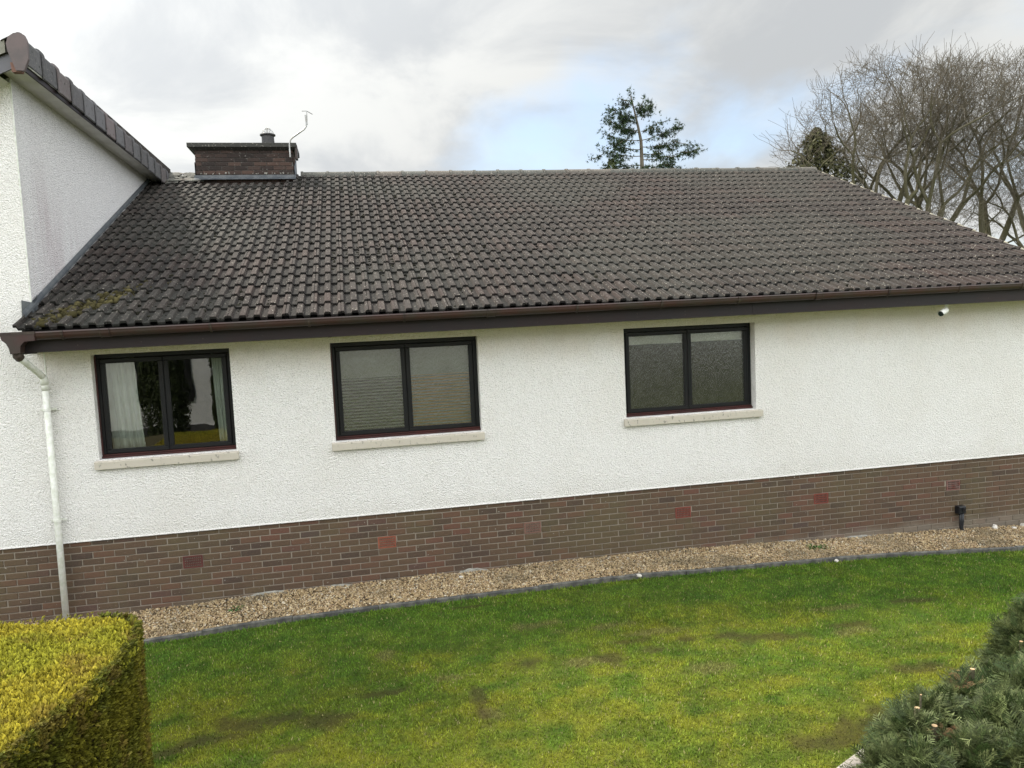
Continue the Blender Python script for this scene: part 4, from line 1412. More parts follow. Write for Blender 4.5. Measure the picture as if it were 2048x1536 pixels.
def build_chimney():
    ch = empty('chimney', (0, 0, 0), house)
    x0, x1, y0, y1, zb, zt = 1.285, 3.00, 5.76, 6.52, 4.6, 5.575
    MB().box((x0 + .012, y0 + .012, zb), (x1 - .012, y1 - .012, zt)).build('mortar_core', M['sooty_mortar'], ch)
    rnd = random.Random(9)
    me = None
    bb = MB().bbox((-.1075, 0, 0), (.1075, .05, .065), .004)
    me = bpy.data.meshes.new('brick'); me.from_pydata(bb.v, [], bb.f); me.update(); me.materials.append(M['chimney_brick'])
    for c in range(9):
        z = zt - .07 - c * .075
        if z < 4.88: break
        off = -.1125 if c % 2 else 0
        x = x0 + off
        while x < x1 - .02:
            a, b = max(x, x0) + .004, min(x + .225, x1) - .006
            if b - a > .03:
                o = bpy.data.objects.new('brick', me); COL.objects.link(o); o.parent = ch
                o.location = ((a + b) / 2, y0 + rnd.uniform(-.002, .003), z); o.scale = ((b - a) / .215, 1, 1)
            x += .225
        # right and left returns
        for sx, rz in ((x1, math.pi / 2), (x0, -math.pi / 2)):
            y = y0 + (.055 if c % 2 else .0)
            while y < y1 - .05:
                a, b = y + .006, min(y + .225, y1) - .004
                o = bpy.data.objects.new('brick', me); COL.objects.link(o); o.parent = ch
                o.location = (sx, (a + b) / 2 + .0, z); o.rotation_euler = (0, 0, rz); o.scale = ((b - a) / .215, 1, 1)
                y += .225
    # concrete cap with bevelled underside
    cx0, cx1, cy0, cy1 = x0 - .105, x1 + .075, y0 - .10, y1 + .08
    v = [(x0, y0, zt), (x1, y0, zt), (x1, y1, zt), (x0, y1, zt)]
    v = [(x0 - .01, y0 - .01, zt - .02), (x1 + .01, y0 - .01, zt - .02), (x1 + .01, y1 + .01, zt - .02), (x0 - .01, y1 + .01, zt - .02),
         (cx0, cy0, 5.60), (cx1, cy0, 5.60), (cx1, cy1, 5.60), (cx0, cy1, 5.60), (cx0, cy0, 5.672), (cx1, cy0, 5.672), (cx1, cy1, 5.672), (cx0, cy1, 5.672),
         ((cx0 + .25), cy0 + .25, 5.70), ((cx1 - .25), cy0 + .25, 5.70), ((cx1 - .25), cy1 - .25, 5.70), ((cx0 + .25), cy1 - .25, 5.70)]
    f = []
    for k in (0, 4, 8):
        for i in range(4):
            j = (i + 1) % 4
            f.append((k + i, k + j, k + 4 + j, k + 4 + i))
    f += [(12, 13, 14, 15), (3, 2, 1, 0)]
    MB().add(v, f).build('chimney_cap', M['cap'], ch)
    # pot with rolled rim and wire bird guard
    px, py = 2.545, 6.12
    MB().tube([(px, py, 5.66), (px, py, 5.72), (px, py, 5.90)], [.125, .118, .112], 20).build('chimney_pot', M['pot'], ch)
    MB().tube([(px, py, 5.893), (px, py, 5.905), (px, py, 5.925), (px, py, 5.932)], [.122, .142, .142, .118], 20).build('pot_rim', M['pot'], ch)
    gd = MB()
    for k in range(8):
        a = math.pi * k / 8
        pts = [(px + .108 * math.cos(a) * math.cos(t), py + .108 * math.sin(a) * math.cos(t), 5.93 + .115 * math.sin(t)) for t in [math.pi * q / 12 for q in range(13)]]
        gd.tube(pts, .0045, 4)
    gd.tube([(px + .11 * math.cos(t), py + .11 * math.sin(t), 5.935) for t in [2 * math.pi * q / 20 for q in range(21)]], .004, 4)
    gd.build('bird_guard', M['steel'], ch)
    # lead apron and side flashings
    z0 = RZ(y0) + .02
    mb = MB()
    mb.add([(x0 - .03, y0 - .012, z0 + .075), (x1 + .03, y0 - .012, z0 + .075), (x1 + .03, y0 - .016, z0 + .03), (x0 - .03, y0 - .016, z0 + .03), (x1 + .03, y0 - .11, z0 - .02), (x0 - .03, y0 - .11, z0 - .02)], [(3, 2, 1, 0), (5, 4, 2, 3)])
    mb.add([(x0 - .012, y0 - .01, z0 + .30), (x0 - .012, y1, z0 + .52), (x0 - .012, y1, z0 + .05), (x0 - .012, y0 - .01, z0 - .05)], [(0, 1, 2, 3)])
    mb.add([(x1 + .012, y0 - .01, z0 + .22), (x1 + .012, y1, z0 + .52), (x1 + .012, y1, z0 + .05), (x1 + .012, y0 - .01, z0 - .05)], [(3, 2, 1, 0)])
    mb.build('lead_flashing', M['lead'], ch)
    # mortar fillet crumbs along the apron
    mb = MB()
    for k in range(24):
        xx = rnd.uniform(x0, x1); s = rnd.uniform(.008, .022)
        mb.add([(xx + s * p[0], y0 - .020 + s * .5 * p[1], z0 + .09 + s * .7 * p[2] + rnd.uniform(-.01, .03)) for p in OCT_V], [tuple(q) for q in OCT_F])
    o = mb.build('mortar_crumbs', M['footing'], ch); o['kind'] = 'stuff'
    # aerial bracket and mast
    ae = empty('aerial', (3.0, 5.66, 5.5))
    tag(ae, 'bent galvanised aerial mast with a small cross arm on the right end of the chimney', 'aerial')
    L = Vector((-3.0, -5.66, -5.5))
    zr = lambda p: tuple(Vector(p) + L)
    MB().tube([zr(p) for p in ((2.955, 5.66, 5.41), (2.955, 5.66, 5.64), (2.985, 5.66, 5.73), (3.06, 5.66, 5.80))], .014, 8).build('bracket_arm', M['steel'], ae)
    MB().tube([zr(p) for p in ((3.04, 5.66, 5.78), (3.235, 5.66, 5.915), (3.275, 5.66, 5.97), (3.282, 5.66, 6.06), (3.275, 5.66, 6.17))], .016, 10).build('mast', M['steel'], ae)
    MB().tube([zr(p) for p in ((3.300, 5.64, 5.99), (3.30, 5.64, 6.235))], .009, 8).build('aerial_rod', M['steel'], ae)
    MB().tube([zr(p) for p in ((3.215, 5.64, 6.235), (3.30, 5.64, 6.238), (3.40, 5.72, 6.20))], .007, 6).build('cross_arm', M['steel'], ae)
    MB().tube([zr(p) for p in ((2.975, 5.68, 5.68), (3.05, 5.74, 5.60), (3.065, 5.80, 5.45))], .012, 6).build('stay', M['brown_dark'], ae)
    MB().box(zr((3.045, 5.68, 5.39)), zr((3.085, 5.86, 5.64))).build('mounting_plate', M['brown_dark'], ae)


M['chimney_brick'] = mk_plain('sooty_chimney_brick', (0.050, 0.038, 0.034), (0.095, 0.066, 0.056), 0.9, 14, 0.004)
_m = Mat('sooty_brick', 0.9, 0.2)
_c = _m.colors(_m.rand(), [(0, (0.030, 0.024, 0.022)), (.5, (0.058, 0.040, 0.034)), (1, (0.078, 0.050, 0.040))])
_c = _m.mix(_m.ramp(_m.noise(28, 3, .6), .63, .72, 0, .6), _c, (0.24, 0.23, 0.21))
_m.base(_c).bump(_m.noise(80, 4, .7), .004)
M['chimney_brick'] = _m.m
build_chimney()


def build_small_things():
    # CCTV
    c = empty('security_camera', (11.67, -.30, 2.17))
    tag(c, 'small white bullet security camera under the eaves near the right edge', 'camera')
    MB().tube([(0, 0, .02), (0, 0, -.035), (-.012, -.005, -.055)], [.022, .014, .014], 12).build('bracket', M['cctv_white'], c)
    body = MB().tube([(.01, .02, -.058), (-.02, -.01, -.066), (-.155, -.085, -.100)], [.026, .036, .037], 16).build('camera_body', M['cctv_white'], c, True)
    MB().tube([(-.154, -.0845, -.0998), (-.170, -.094, -.104)], [.0345, .033], 16).build('lens', M['lens'], c)
    d = Vector((-.135, -.075, -.034)).normalized()
    side = d.cross(Vector((0, 0, 1))).normalized(); up = side.cross(d)
    pts0, pts1 = [], []
    for q in range(9):
        a = math.pi * q / 8
        r = .042
        off = side * math.cos(a) * r + up * math.sin(a) * r
        pts0.append(Vector((-.02, -.01, -.066)) + off); pts1.append(Vector((-.155, -.085, -.100)) + d * .038 + off)
    MB().add(pts0 + pts1, [(i, i + 1, 10 + i, 9 + i) for i in range(8)]).build('sun_hood', M['cctv_white'], c)
    # black cable box
    b = empty('cable_box', (12.118, -.02, -.71))
    tag(b, 'black plastic cable box with conduit running into the gravel by the brick base', 'junction box')
    MB().bbox((-.058, -.075, -.05), (.058, .012, .056), .012).build('box_body', M['black_plastic'], b)
    MB().tube([(.008, -.075, .012), (.010, -.088, .010)], .026, 12).build('cover_plug', M['black_plastic'], b)
    MB().tube([(.012, -.05, -.045), (.006, -.055, -.16), (-.012, -.06, -.26), (.012, -.085, -.36)], .022, 12).build('conduit', M['black_plastic'], b, True)
    MB().tube([(-.022, -.048, -.045), (-.024, -.05, -.16), (-.024, -.055, -.25), (-.012, -.08, -.36)], .016, 10).build('cable', M['black_plastic'], b, True)
    # loose pale rocks
    rocks = [(12.66, -.075, .055, 'large pale rock propped against the brick base right of the black cable box'),
             (12.93, -.13, .035, 'small flat white pebble between two pale rocks at the right end of the gravel'),
             (13.16, -.06, .045, 'pale rock at the foot of the brick base nearest the right edge'),
             (7.0, -.865, .040, 'single white stone lying on the dark edging right of the middle window'),
             (4.98, -.20, .030, 'white stone on the gravel near the middle of the strip, below a vent'),
             (9.55, -.93, .035, 'grey stone on the edging below the second vent from the right')]
    for i, (x, y, s, lab) in enumerate(rocks):
        r = np.random.default_rng(40 + i)
        # subdivide an icosahedron once and roughen it
        V = ICO_V.tolist(); F = []; cache = {}
        def mid(a, b):
            k = (min(a, b), max(a, b))
            if k not in cache:
                p = (np.array(V[a]) + np.array(V[b])) / 2; V.append((p / np.linalg.norm(p)).tolist()); cache[k] = len(V) - 1
            return cache[k]
        for a, b2, c2 in ICO_F:
            ab, bc, ca = mid(a, b2), mid(b2, c2), mid(c2, a)
            F += [(a, ab, ca), (b2, bc, ab), (c2, ca, bc), (ab, bc, ca)]
        V = np.array(V) * r.uniform(.8, 1.18, (len(V), 1)) * np.array([s, s * .7, s * (.9 if i in (0, 2) else .5)])
        o = MB().add(V.tolist(), [tuple(int(q) for q in f) for f in F]).build('pale_rock', M['pale_stone'])
        o.location = (x, y, float(gz(x)) + .03 + s * .3)
        o.rotation_euler = (0, 0, r.uniform(0, 3))
        tag(o, lab, 'stone', 'loose stones on the gravel')
    # weeds
    for i, (x, y, s, n, lab) in enumerate([(9.65, -.38, .075, 90, 'bright green weed growing in the gravel right of the right-hand window'),
                                           (2.42, -.42, .05, 40, 'tiny green weed in the gravel below the leftmost window')]):
        r = np.random.default_rng(60 + i)
        p = np.stack([r.normal(0, s, n), r.normal(0, s * .6, n), r.uniform(.0, .035, n)], -1)
        Xv, Yv, Zv = frames(n, np.array([0, 0, 1.0]), .6)
        BV = np.array([(-.5, 0, 0), (0, -.45, .08), (.6, 0, 0), (0, .45, .08)]); BF = np.array([(0, 1, 2, 3)])
        V, F = scatter(BV, BF, p, Xv, Yv, Zv, r.uniform(.015, .03, n))
        o = big_mesh('weed', V, F, M['leaf'], None, np.repeat(np.array([[.055, .13, .03]]) * r.uniform(.6, 1.3, (n, 1)), 4, 0))
        o.location = (x, y, float(gz(x)) + .035)
        tag(o, lab, 'weed', 'weeds in the gravel')


build_small_things()


# ================================================================== HEDGE (golden conifer)
def build_hedge():
    zt = .375
    # plan outline of the top, measured corner by corner; runs on out of frame towards the lower left
    right = [(1.05, -3.50), (2.05, -3.56), (2.24, -3.64), (2.37, -3.84), (2.42, -4.20), (2.37, -4.75), (2.08, -5.75), (1.70, -7.1)]
    left = [(-1.3, -7.1), (-1.3, -3.45)]
    poly = np.array(right + left)
    root = empty('golden_hedge', (1.0, -5, -.9))
    tag(root, 'clipped golden-yellow conifer hedge in the lower left corner', 'hedge')
    L = np.array([-1.0, 5, .9])
    # core volume
    mb = MB(); n = len(poly)
    cpt = poly.mean(0)
    inn = cpt + (poly - cpt) * .955
    mb.add([(x, y, -.95) for x, y in inn] + [(x, y, zt - .12) for x, y in inn], [(i, (i + 1) % n, n + (i + 1) % n, n + i) for i in range(n)] + [tuple(range(n, 2 * n))])
    o = mb.build('hedge_core', M['hedge_core'], root); o.location = L.tolist()
    for vtx in (): pass

    def inside(P, pl):
        c = np.zeros(len(P), bool); j = len(pl) - 1
        for i in range(len(pl)):
            xi, yi = pl[i]; xj, yj = pl[j]
            t = ((yi > P[:, 1]) != (yj > P[:, 1])) & (P[:, 0] < (xj - xi) * (P[:, 1] - yi) / (yj - yi + 1e-12) + xi)
            c ^= t; j = i
        return c
    # sprig: three small overlapping scale fans
    BV, BF = [], []
    for k in range(2):
        a = k * math.pi / 2 + .3; ca, sa = math.cos(a), math.sin(a)
        lean = .35
        p = [(-.16, 0, 0), (.16, 0, 0), (.26, .25, .55), (0, .42, 1.0), (-.26, .25, .55)]
        o = len(BV)
        BV += [(x * ca - y * sa * lean, x * sa + y * ca * lean + .0, z) for x, y, z in p]
        BF += [(o, o + 1, o + 2), (o, o + 2, o + 4), (o + 4, o + 2, o + 3)]
    BV, BF = np.array(BV), np.array(BF)
    Ps, Ns, Ts = [], [], []
    # top
    n = 105000
    P = np.stack([RNG.uniform(.3, 2.6, n), RNG.uniform(-6.6, -3.4, n)], -1)
    P = P[inside(P, poly)]
    # keep what may be seen, thin the rest
    z = zt - .05 + RNG.uniform(-.03, .012, len(P)) + .05 * (fbm(P[:, 0], P[:, 1], 3.0, 140, 3) - .5) + .03 * (fbm(P[:, 0], P[:, 1], 12, 150, 2) - .5)
    edge_d = np.array([1e9] * len(P))
    for i in range(len(right) - 1):
        a, b = np.array(right[i]), np.array(right[i + 1]); ab = b - a
        t = np.clip(((P - a) @ ab) / (ab @ ab), 0, 1)[:, None]
        edge_d = np.minimum(edge_d, np.linalg.norm(P - (a + t * ab), axis=1))
    z -= .05 * (1 - sstep(edge_d, 0, .12)) ** 2
    hole = np.zeros(len(P))
    for (hx, hy, rr) in ((1.33, -4.30, .13), (1.50, -4.38, .10), (1.42, -4.78, .09), (1.62, -4.55, .07), (1.2, -4.5, .14)):
        hole = np.maximum(hole, 1 - sstep(np.hypot(P[:, 0] - hx, P[:, 1] - hy) + .06 * (fbm(P[:, 0], P[:, 1], 9, 160, 2) - .5), rr * .4, rr * 1.3))
    z -= .10 * hole
    br = fbm(P[:, 0], P[:, 1], 4.5, 170, 4); c2 = fbm(P[:, 0], P[:, 1], 1.4, 180, 3)
    gold = np.array([.40, .35, .045]); lime = np.array([.34, .335, .040]); bro = np.array([.27, .18, .06]); grn = np.array([.075, .10, .022])
    t = lime + (gold - lime) * sstep(c2, .35, .65)[:, None]
    t = t + (bro - t) * (.45 * sstep(br, .56, .70))[:, None]
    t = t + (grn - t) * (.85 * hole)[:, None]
    # deeper sprigs are older, greener-brown
    Ps.append(np.column_stack([P, z])); Ns.append(np.tile([0, 0, 1.0], (len(P), 1))); Ts.append(t)
    # sides: tint darker than the top, shade painted in
    m = 0
    for i in range(len(right) - 1):
        a, b = np.array(right[i]), np.array(right[i + 1]); ab = b - a; Ls = np.linalg.norm(ab)
        nn = np.array([-ab[1], ab[0]]) / Ls
        if nn @ ((a + b) / 2 - cpt) < 0: nn = -nn
        dens = 10000 if i >= 1 else 1800
        k = int(Ls * 1.28 * dens)
        u = RNG.random(k)[:, None]; zz = RNG.uniform(-.93, zt - .03, k)
        q = a + u * ab + nn * (RNG.uniform(-.03, .012, k) - .015)[:, None] + nn * (.04 * (fbm(u[:, 0] * Ls + i * 7, zz, 3.5, 190, 3) - .5))[:, None]
        Ps.append(np.column_stack([q, zz])); Ns.append(np.tile([nn[0], nn[1], .35], (k, 1)))
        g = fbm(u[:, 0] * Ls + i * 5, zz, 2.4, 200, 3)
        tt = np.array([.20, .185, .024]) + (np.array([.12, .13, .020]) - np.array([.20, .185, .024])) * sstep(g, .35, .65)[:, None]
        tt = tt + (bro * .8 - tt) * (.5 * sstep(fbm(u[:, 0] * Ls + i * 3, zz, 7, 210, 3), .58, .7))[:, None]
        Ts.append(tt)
    P = np.concatenate(Ps); Nv = np.concatenate(Ns); t = np.concatenate(Ts)
    n = len(P)
    Zv = unit(Nv + RNG.normal(size=(n, 3)) * .42 + np.array([0, 0, .25]))
    A = unit(RNG.normal(size=(n, 3))); Xv = unit(np.cross(A, Zv)); Yv = np.cross(Zv, Xv)
    s = RNG.uniform(.016, .032, n)
    V, F = scatter(BV, BF, P, Xv, Yv, Zv, s)
    t = t * RNG.uniform(.62, 1.32, (n, 1))
    tv = np.repeat(t, len(BV), 0)
    o = big_mesh('hedge_foliage', V + L, F, M['hedge'], root, tv); o['kind'] = 'stuff'


build_hedge()


# ================================================================== SHRUB (cut-back conifer) and kerb at the lower right
def frond_mesh(seed, leaflets=15):
    r = np.random.default_rng(seed)
    V, F = [], []
    def quad(a, b, w):
        a, b = np.array(a, float), np.array(b, float); d = unit(b - a); s = np.cross(d, [0, 0, 1.0]); s = s / max(np.linalg.norm(s), 1e-6) * w
        o = len(V); V.extend([a - s * .6, a + s * .6, b - (b - a) * .25 + s, b, b - (b - a) * .25 - s]); F.extend([(o, o + 1, o + 2), (o, o + 2, o + 4), (o + 4, o + 2, o + 3)])
    for k in range(leaflets):
        t = (k + 1) / (leaflets + 1)
        y = t; z = -.22 * t * t
        l = .42 * (1 - t) ** .7 * (.55 + .45 * min(1, t * 4)) + .06
        for sgn in (-1, 1):
            ex, ey = sgn * l * .8, l * .75
            quad((0, y, z), (ex, y + ey, z - .10 * l + r.normal(0, .05)), .013)
            if l > .2:
                quad((ex * .5, y + ey * .5, z), (ex * .5 + sgn * .02, y + ey * .5 + l * .45, z - .02), .011)
    quad((0, 0, 0), (0, 1.08, -.24), .011)
    return np.array(V), np.array(F)


def build_shrub():
    # low kerb wall holding the bed
    k = empty('kerb_wall', (8.4, -4.1, -.95))
    tag(k, 'low pinkish-grey stone kerb at the bottom edge in front of the dark conifer', 'kerb')
    a, b = Vector((6.35, -5.13, 0)), Vector((9.75, -3.37, 0)); d = (b - a); Ln = d.length; d.normalize(); nrm = Vector((d.y, -d.x, 0))
    pos = 0.0
    while pos < Ln:
        l = .60
        p0 = a + d * (pos + .004); p1 = a + d * (pos + l - .004)
        z0, z1 = float(gz(p0.x)) + .05, float(gz(p1.x)) + .05
        w = .15; e = .012
        def P(p, off, z): q = p + nrm * off; return (q.x - 8.4, q.y + 4.1, z + .95)
        v = []
        for p, z in ((p0, z0), (p1, z1)):
            v += [P(p, 0, z - .2), P(p, 0, z - e), P(p, e, z), P(p, w - e, z), P(p, w, z - e), P(p, w, z - .2)]
        f = [(i, i + 6, i + 7, i + 1) for i in range(5)] + [(0, 1, 2, 3, 4, 5), (11, 10, 9, 8, 7, 6)]
        MB().add(v, f).build('kerb_stone', M['slab'], k)
        pos += l
    # clumps: centre, radii, n fronds
    clumps = [(7.12, -5.02, -.90, .20, .17, .25, 90), (7.22, -5.2, -.88, .24, .2, .30, 120), (7.40, -4.88, -.84, .22, .18, .30, 130), (7.74, -4.70, -.84, .26, .20, .30, 140), (8.20, -4.52, -.86, .26, .20, .28, 140),
              (8.55, -4.36, -.88, .24, .20, .26, 130), (8.92, -4.22, -.84, .24, .20, .30, 130), (9.15, -4.05, -.80, .26, .20, .40, 170), (9.35, -3.95, -.74, .26, .20, .44, 150), (7.62, -5.20, -.88, .30, .24, .32, 160),
              (8.05, -5.0, -.84, .32, .26, .36, 190), (8.5, -4.75, -.82, .34, .28, .38, 200), (9.0, -4.55, -.78, .36, .28, .42, 200), (9.4, -4.35, -.74, .34, .3, .46, 170), (7.95, -5.4, -.84, .36, .28, .36, 160), (8.5, -5.2, -.80, .40, .3, .40, 180), (9.6, -4.0, -.78, .24, .2, .36, 90)]
    Ps, Ns, Ts = [], [], []
    for (cx, cy, cz, rx, ry, rz, n) in clumps:
        n = int(n * 2.5)
        u = unit(RNG.normal(size=(n, 3))); u[:, 2] = np.abs(u[:, 2]) * 1.0 - .25 * (RNG.random(n) < .5)
        u = unit(u)
        rr = RNG.uniform(.45, 1.0, (n, 1)) ** .6
        p = np.array([cx, cy, cz]) + u * rr * [rx, ry, rz]
        Ps.append(p); Ns.append(u)
        g = RNG.random((n, 1))
        base = np.array([.035, .062, .018]) * (1 - g) + np.array([.135, .160, .062]) * g
        Ts.append(base * (.7 + .6 * RNG.random((n, 1))))
    P, U, t = np.concatenate(Ps), np.concatenate(Ns), np.concatenate(Ts)
    n = len(P)
    sh = empty('conifer_shrub', (8.6, -4.8, -.9))
    tag(sh, 'dark green feathery conifer hedge, freshly cut back, in the lower right corner', 'shrub')
    L = np.array([-8.6, 4.8, .9])
    for vi in range(2):
        BV, BF = frond_mesh(vi + 1, 12 if vi else 15)
        sel = (np.arange(n) % 2) == vi
        p, u = P[sel], U[sel]
        m = len(p)
        Yv = unit(u * [1, 1, .55] + RNG.normal(size=(m, 3)) * .38 + [0, 0, .10])
        Zh = unit(np.array([0, 0, 1.0]) + RNG.normal(size=(m, 3)) * .55)
        Xv = unit(np.cross(Yv, Zh)); Zv = np.cross(Xv, Yv)
        s = RNG.uniform(.10, .27, m)
        V, F = scatter(BV, BF, p - Yv * (s[:, None] * .45), Xv, Yv, Zv, s)
        o = big_mesh('conifer_fronds', V + L, F, M['frond'], sh, np.repeat(t[sel], len(BV), 0)); o['kind'] = 'stuff'
    # dark inner mass of twigs
    mb = MB()
    r = random.Random(31)
    for (cx, cy, cz, rx, ry, rz, nn) in clumps:
        for _ in range(13):
            a = r.uniform(0, 6.28); q = r.uniform(.2, .95)
            tip = (cx + rx * q * math.cos(a), cy + ry * q * math.sin(a), cz + rz * r.uniform(-.1, .85))
            root = (cx + r.uniform(-.1, .1), cy + r.uniform(-.1, .1), -.95)
            mid = ((tip[0] + root[0]) / 2 + r.uniform(-.06, .06), (tip[1] + root[1]) / 2 + r.uniform(-.06, .06), (tip[2] + root[2]) / 2)
            mb.tube([root, mid, tip], [.014, .009, .003], 4, False)
    mb.v = [(x - 8.6, y + 4.8, z + .9) for x, y, z in mb.v]
    o = mb.build('inner_twigs', M['bark'], sh); o['kind'] = 'stuff'
    mb = MB()
    for (cx, cy, cz, rx, ry, rz, nn) in clumps:
        V = ICO_V * np.array([rx, ry, rz]) * .62
        V = V * np.random.default_rng(int(cx * 100)).uniform(.75, 1.1, (12, 1)) + [cx, cy, cz - .06]
        mb.add((V + L).tolist(), [tuple(int(q) for q in f) for f in ICO_F])
    mb.build('shrub_core', M['hedge_core'], sh)
    # cut stumps with pale faces and rusty dead sprays
    for (x, y, z, h, r0) in ((7.42, -4.90, -.62, .13, .017), (7.50, -4.84, -.62, .18, .007), (8.22, -4.50, -.60, .09, .018), (7.47, -5.0, -.62, .05, .020), (8.1, -5.15, -.50, .05, .014), (8.9, -4.25, -.55, .06, .014)):
        st = MB().tube([(x - 8.6, y + 4.8, z + .9 - .2), (x - 8.6 + .01, y + 4.8, z + .9 + h - .02), (x - 8.6 + .012, y + 4.8, z + .9 + h)], [r0, r0, r0 * .92], 9, True).build('cut_stump', M['bark'], sh)
        MB().tube([(x - 8.6 + .012, y + 4.8, z + .9 + h + .0006), (x - 8.6 + .012, y + 4.8, z + .9 + h + .003)], r0 * .93, 9).build('cut_face', M['cut_wood'], sh)
    Pd = []
    for (x, y, z, rr, n) in ((7.50, -5.0, -.60, .035, 26), (7.57, -5.03, -.60, .03, 16), (8.15, -4.50, -.59, .07, 34)):
        Pd.append(np.array([x, y, z]) + RNG.normal(size=(n, 3)) * [rr, rr, rr * .35])
    Pd = np.concatenate(Pd); n = len(Pd)
    BV, BF = frond_mesh(9, 5)
    Xv, Yv, Zv = frames(n, np.array([0, 0, 1.0]), .7)
    V, F = scatter(BV, BF, Pd, Xv, Yv, Zv, RNG.uniform(.03, .08, n))
    o = big_mesh('dead_sprays', V + L, F, M['dead'], sh, np.repeat(np.array([[.20, .12, .065]]) * RNG.uniform(.5, 1.2, (n, 1)), len(BV), 0)); o['kind'] = 'stuff'


build_shrub()


# ================================================================== TREES BEHIND
class TreeGen:
    def __init__(self, seed):
        self.r = random.Random(seed)
        self.segs = {0: MB(), 1: MB(), 2: MB()}   # trunk with the limbs joined in, unused, twigs

    def branch(self, p, d, L, r0, lvl, maxl, env):
        r = self.r
        n = 4 if lvl < 3 else 3
        pts = [p.copy()]; rads = [r0]
        q = p.copy(); dd = d.copy()
        for i in range(n):
            wob = .10 if lvl == 0 else .19
            dd = (dd + Vector((r.gauss(0, wob), r.gauss(0, wob), r.gauss(0, wob * .6))) + Vector((0, 0, (.085 if lvl < 4 else .04) if lvl > 0 else .05))).normalized()
            q = q + dd * (L / n)
            pts.append(q.copy()); rads.append(max(r0 * (1 - .30 * (i + 1) / n), .0055))
        if lvl == 0: self.segs[0].tube(pts, rads, 9, False)
        elif lvl <= 2: self.segs[0].tube(pts, rads, 6, False)
        else: self.segs[2].tube(pts, rads, 3, False)
        if lvl >= maxl: return
        if env(q) > 1.0 and lvl > 3: return
        # forks at the tip
        k = 2 if lvl < 2 else (3 if r.random() < .05 else 2)
        base_az = r.uniform(0, 6.28)
        for j in range(k):
            az = base_az + j * 2 * math.pi / k + r.uniform(-.5, .5)
            ang = r.uniform(.30, .68) if lvl > 0 else r.uniform(.26, .52)
            ax = dd.orthogonal().normalized()
            ax.rotate(Matrix.Rotation(az, 3, dd))
            nd = dd.copy(); nd.rotate(Matrix.Rotation(ang, 3, ax))
            self.branch(pts[-1], nd, L * r.uniform(.68, .84), rads[-1] * (r.uniform(.66, .86) if lvl < 2 else r.uniform(.56, .74)), lvl + 1, maxl, env)
        # side shoots along the length
        for j in range(1 if (lvl < 2 or lvl > 5) else 2):
            i = r.randint(1, n - 1)
            az = r.uniform(0, 6.28); ang = r.uniform(.6, 1.05)
            ax = dd.orthogonal().normalized(); ax.rotate(Matrix.Rotation(az, 3, dd))
            nd = dd.copy(); nd.rotate(Matrix.Rotation(ang, 3, ax))
            self.branch(pts[i], nd, L * r.uniform(.42, .66), rads[i] * r.uniform(.28, .42), lvl + 2 if lvl < maxl - 1 else maxl, maxl, env)


def bare_tree(seed, H, fork_h, nstem, spread):
    t = TreeGen(seed)
    r = t.r
    env = lambda q: math.sqrt((q.x ** 2 + q.y ** 2) / (H * .31) ** 2 + ((q.z - H * .60) / (H * .40)) ** 2)
    trunk = [Vector((0, 0, 0))]
    for i in range(4): trunk.append(trunk[-1] + Vector((r.gauss(0, .06), r.gauss(0, .06), fork_h / 4)))
    t.segs[0].tube(trunk, [.27, .21, .19, .18, .17], 10, False)
    for j in range(nstem):
        az = 2 * math.pi * j / nstem + r.uniform(-.4, .4)
        d = Vector((math.cos(az) * spread, math.sin(az) * spread, 1)).normalized()
        t.branch(trunk[-1], d, H * .215, .125, 0, 8, env)
    return t


def place_bare_trees():
    protos = []
    for seed, H, fh, ns, sp in ((11, 12.6, 4.6, 3, .42), (23, 12.8, 5.2, 2, .40), (37, 12.2, 4.4, 3, .44)):
        t = bare_tree(seed, H, fh, ns, sp)
        ms = []
        for k, (nm, mt) in enumerate((('trunk', 'bark'), (None, None), ('twigs', 'twig'))):
            if nm is None: continue
            me = bpy.data.meshes.new(nm); me.from_pydata(t.segs[k].v, [], t.segs[k].f); me.update(); me.materials.append(M[mt])
            me.polygons.foreach_set('use_smooth', [True] * len(me.polygons))
            ms.append((nm, me))
        zs = [v[2] for v in t.segs[2].v]
        protos.append((ms, max(zs)))
    spots = [(24.1, 17.5, 0, 1.0, 3.3, 'leftmost bare tree, its dark trunk rising just right of the bushy evergreen'),
             (25.3, 18.6, 1, 1.0, 2.4, 'bare tree with forked trunk, second from the left in the bare group'),
             (26.2, 17.2, 2, .97, 4.0, 'bare tree with thick straight trunk standing left of the middle of the bare group'),
             (27.6, 19.0, 0, 1.02, 5.1, 'bare tree whose trunk stands in the middle of the bare group'),
             (30.4, 18.5, 2, 1.02, 3.3, 'tall bare tree standing right of the middle of the bare group'),
             (31.3, 17.0, 0, .80, 1.7, 'lower bare tree leaning beside the right edge of the photo'),
             (33.0, 19.2, 1, 1.0, 5.6, 'bare tree cut off by the right edge, its crown above the low one')]
    for (x, y, k, s, rz, lab) in spots:
        ms, h = protos[k]
        e = empty('bare_tree', (x, y, -1.2)); e.rotation_euler = (0, 0, rz); e.scale = (s * 13.5 / h,) * 3
        tag(e, lab, 'tree', 'bare deciduous trees behind the roof')
        for nm, me in ms:
            o = bpy.data.objects.new(nm, me); COL.objects.link(o); o.parent = e
            if nm == 'twigs': o['kind'] = 'stuff'


place_bare_trees()


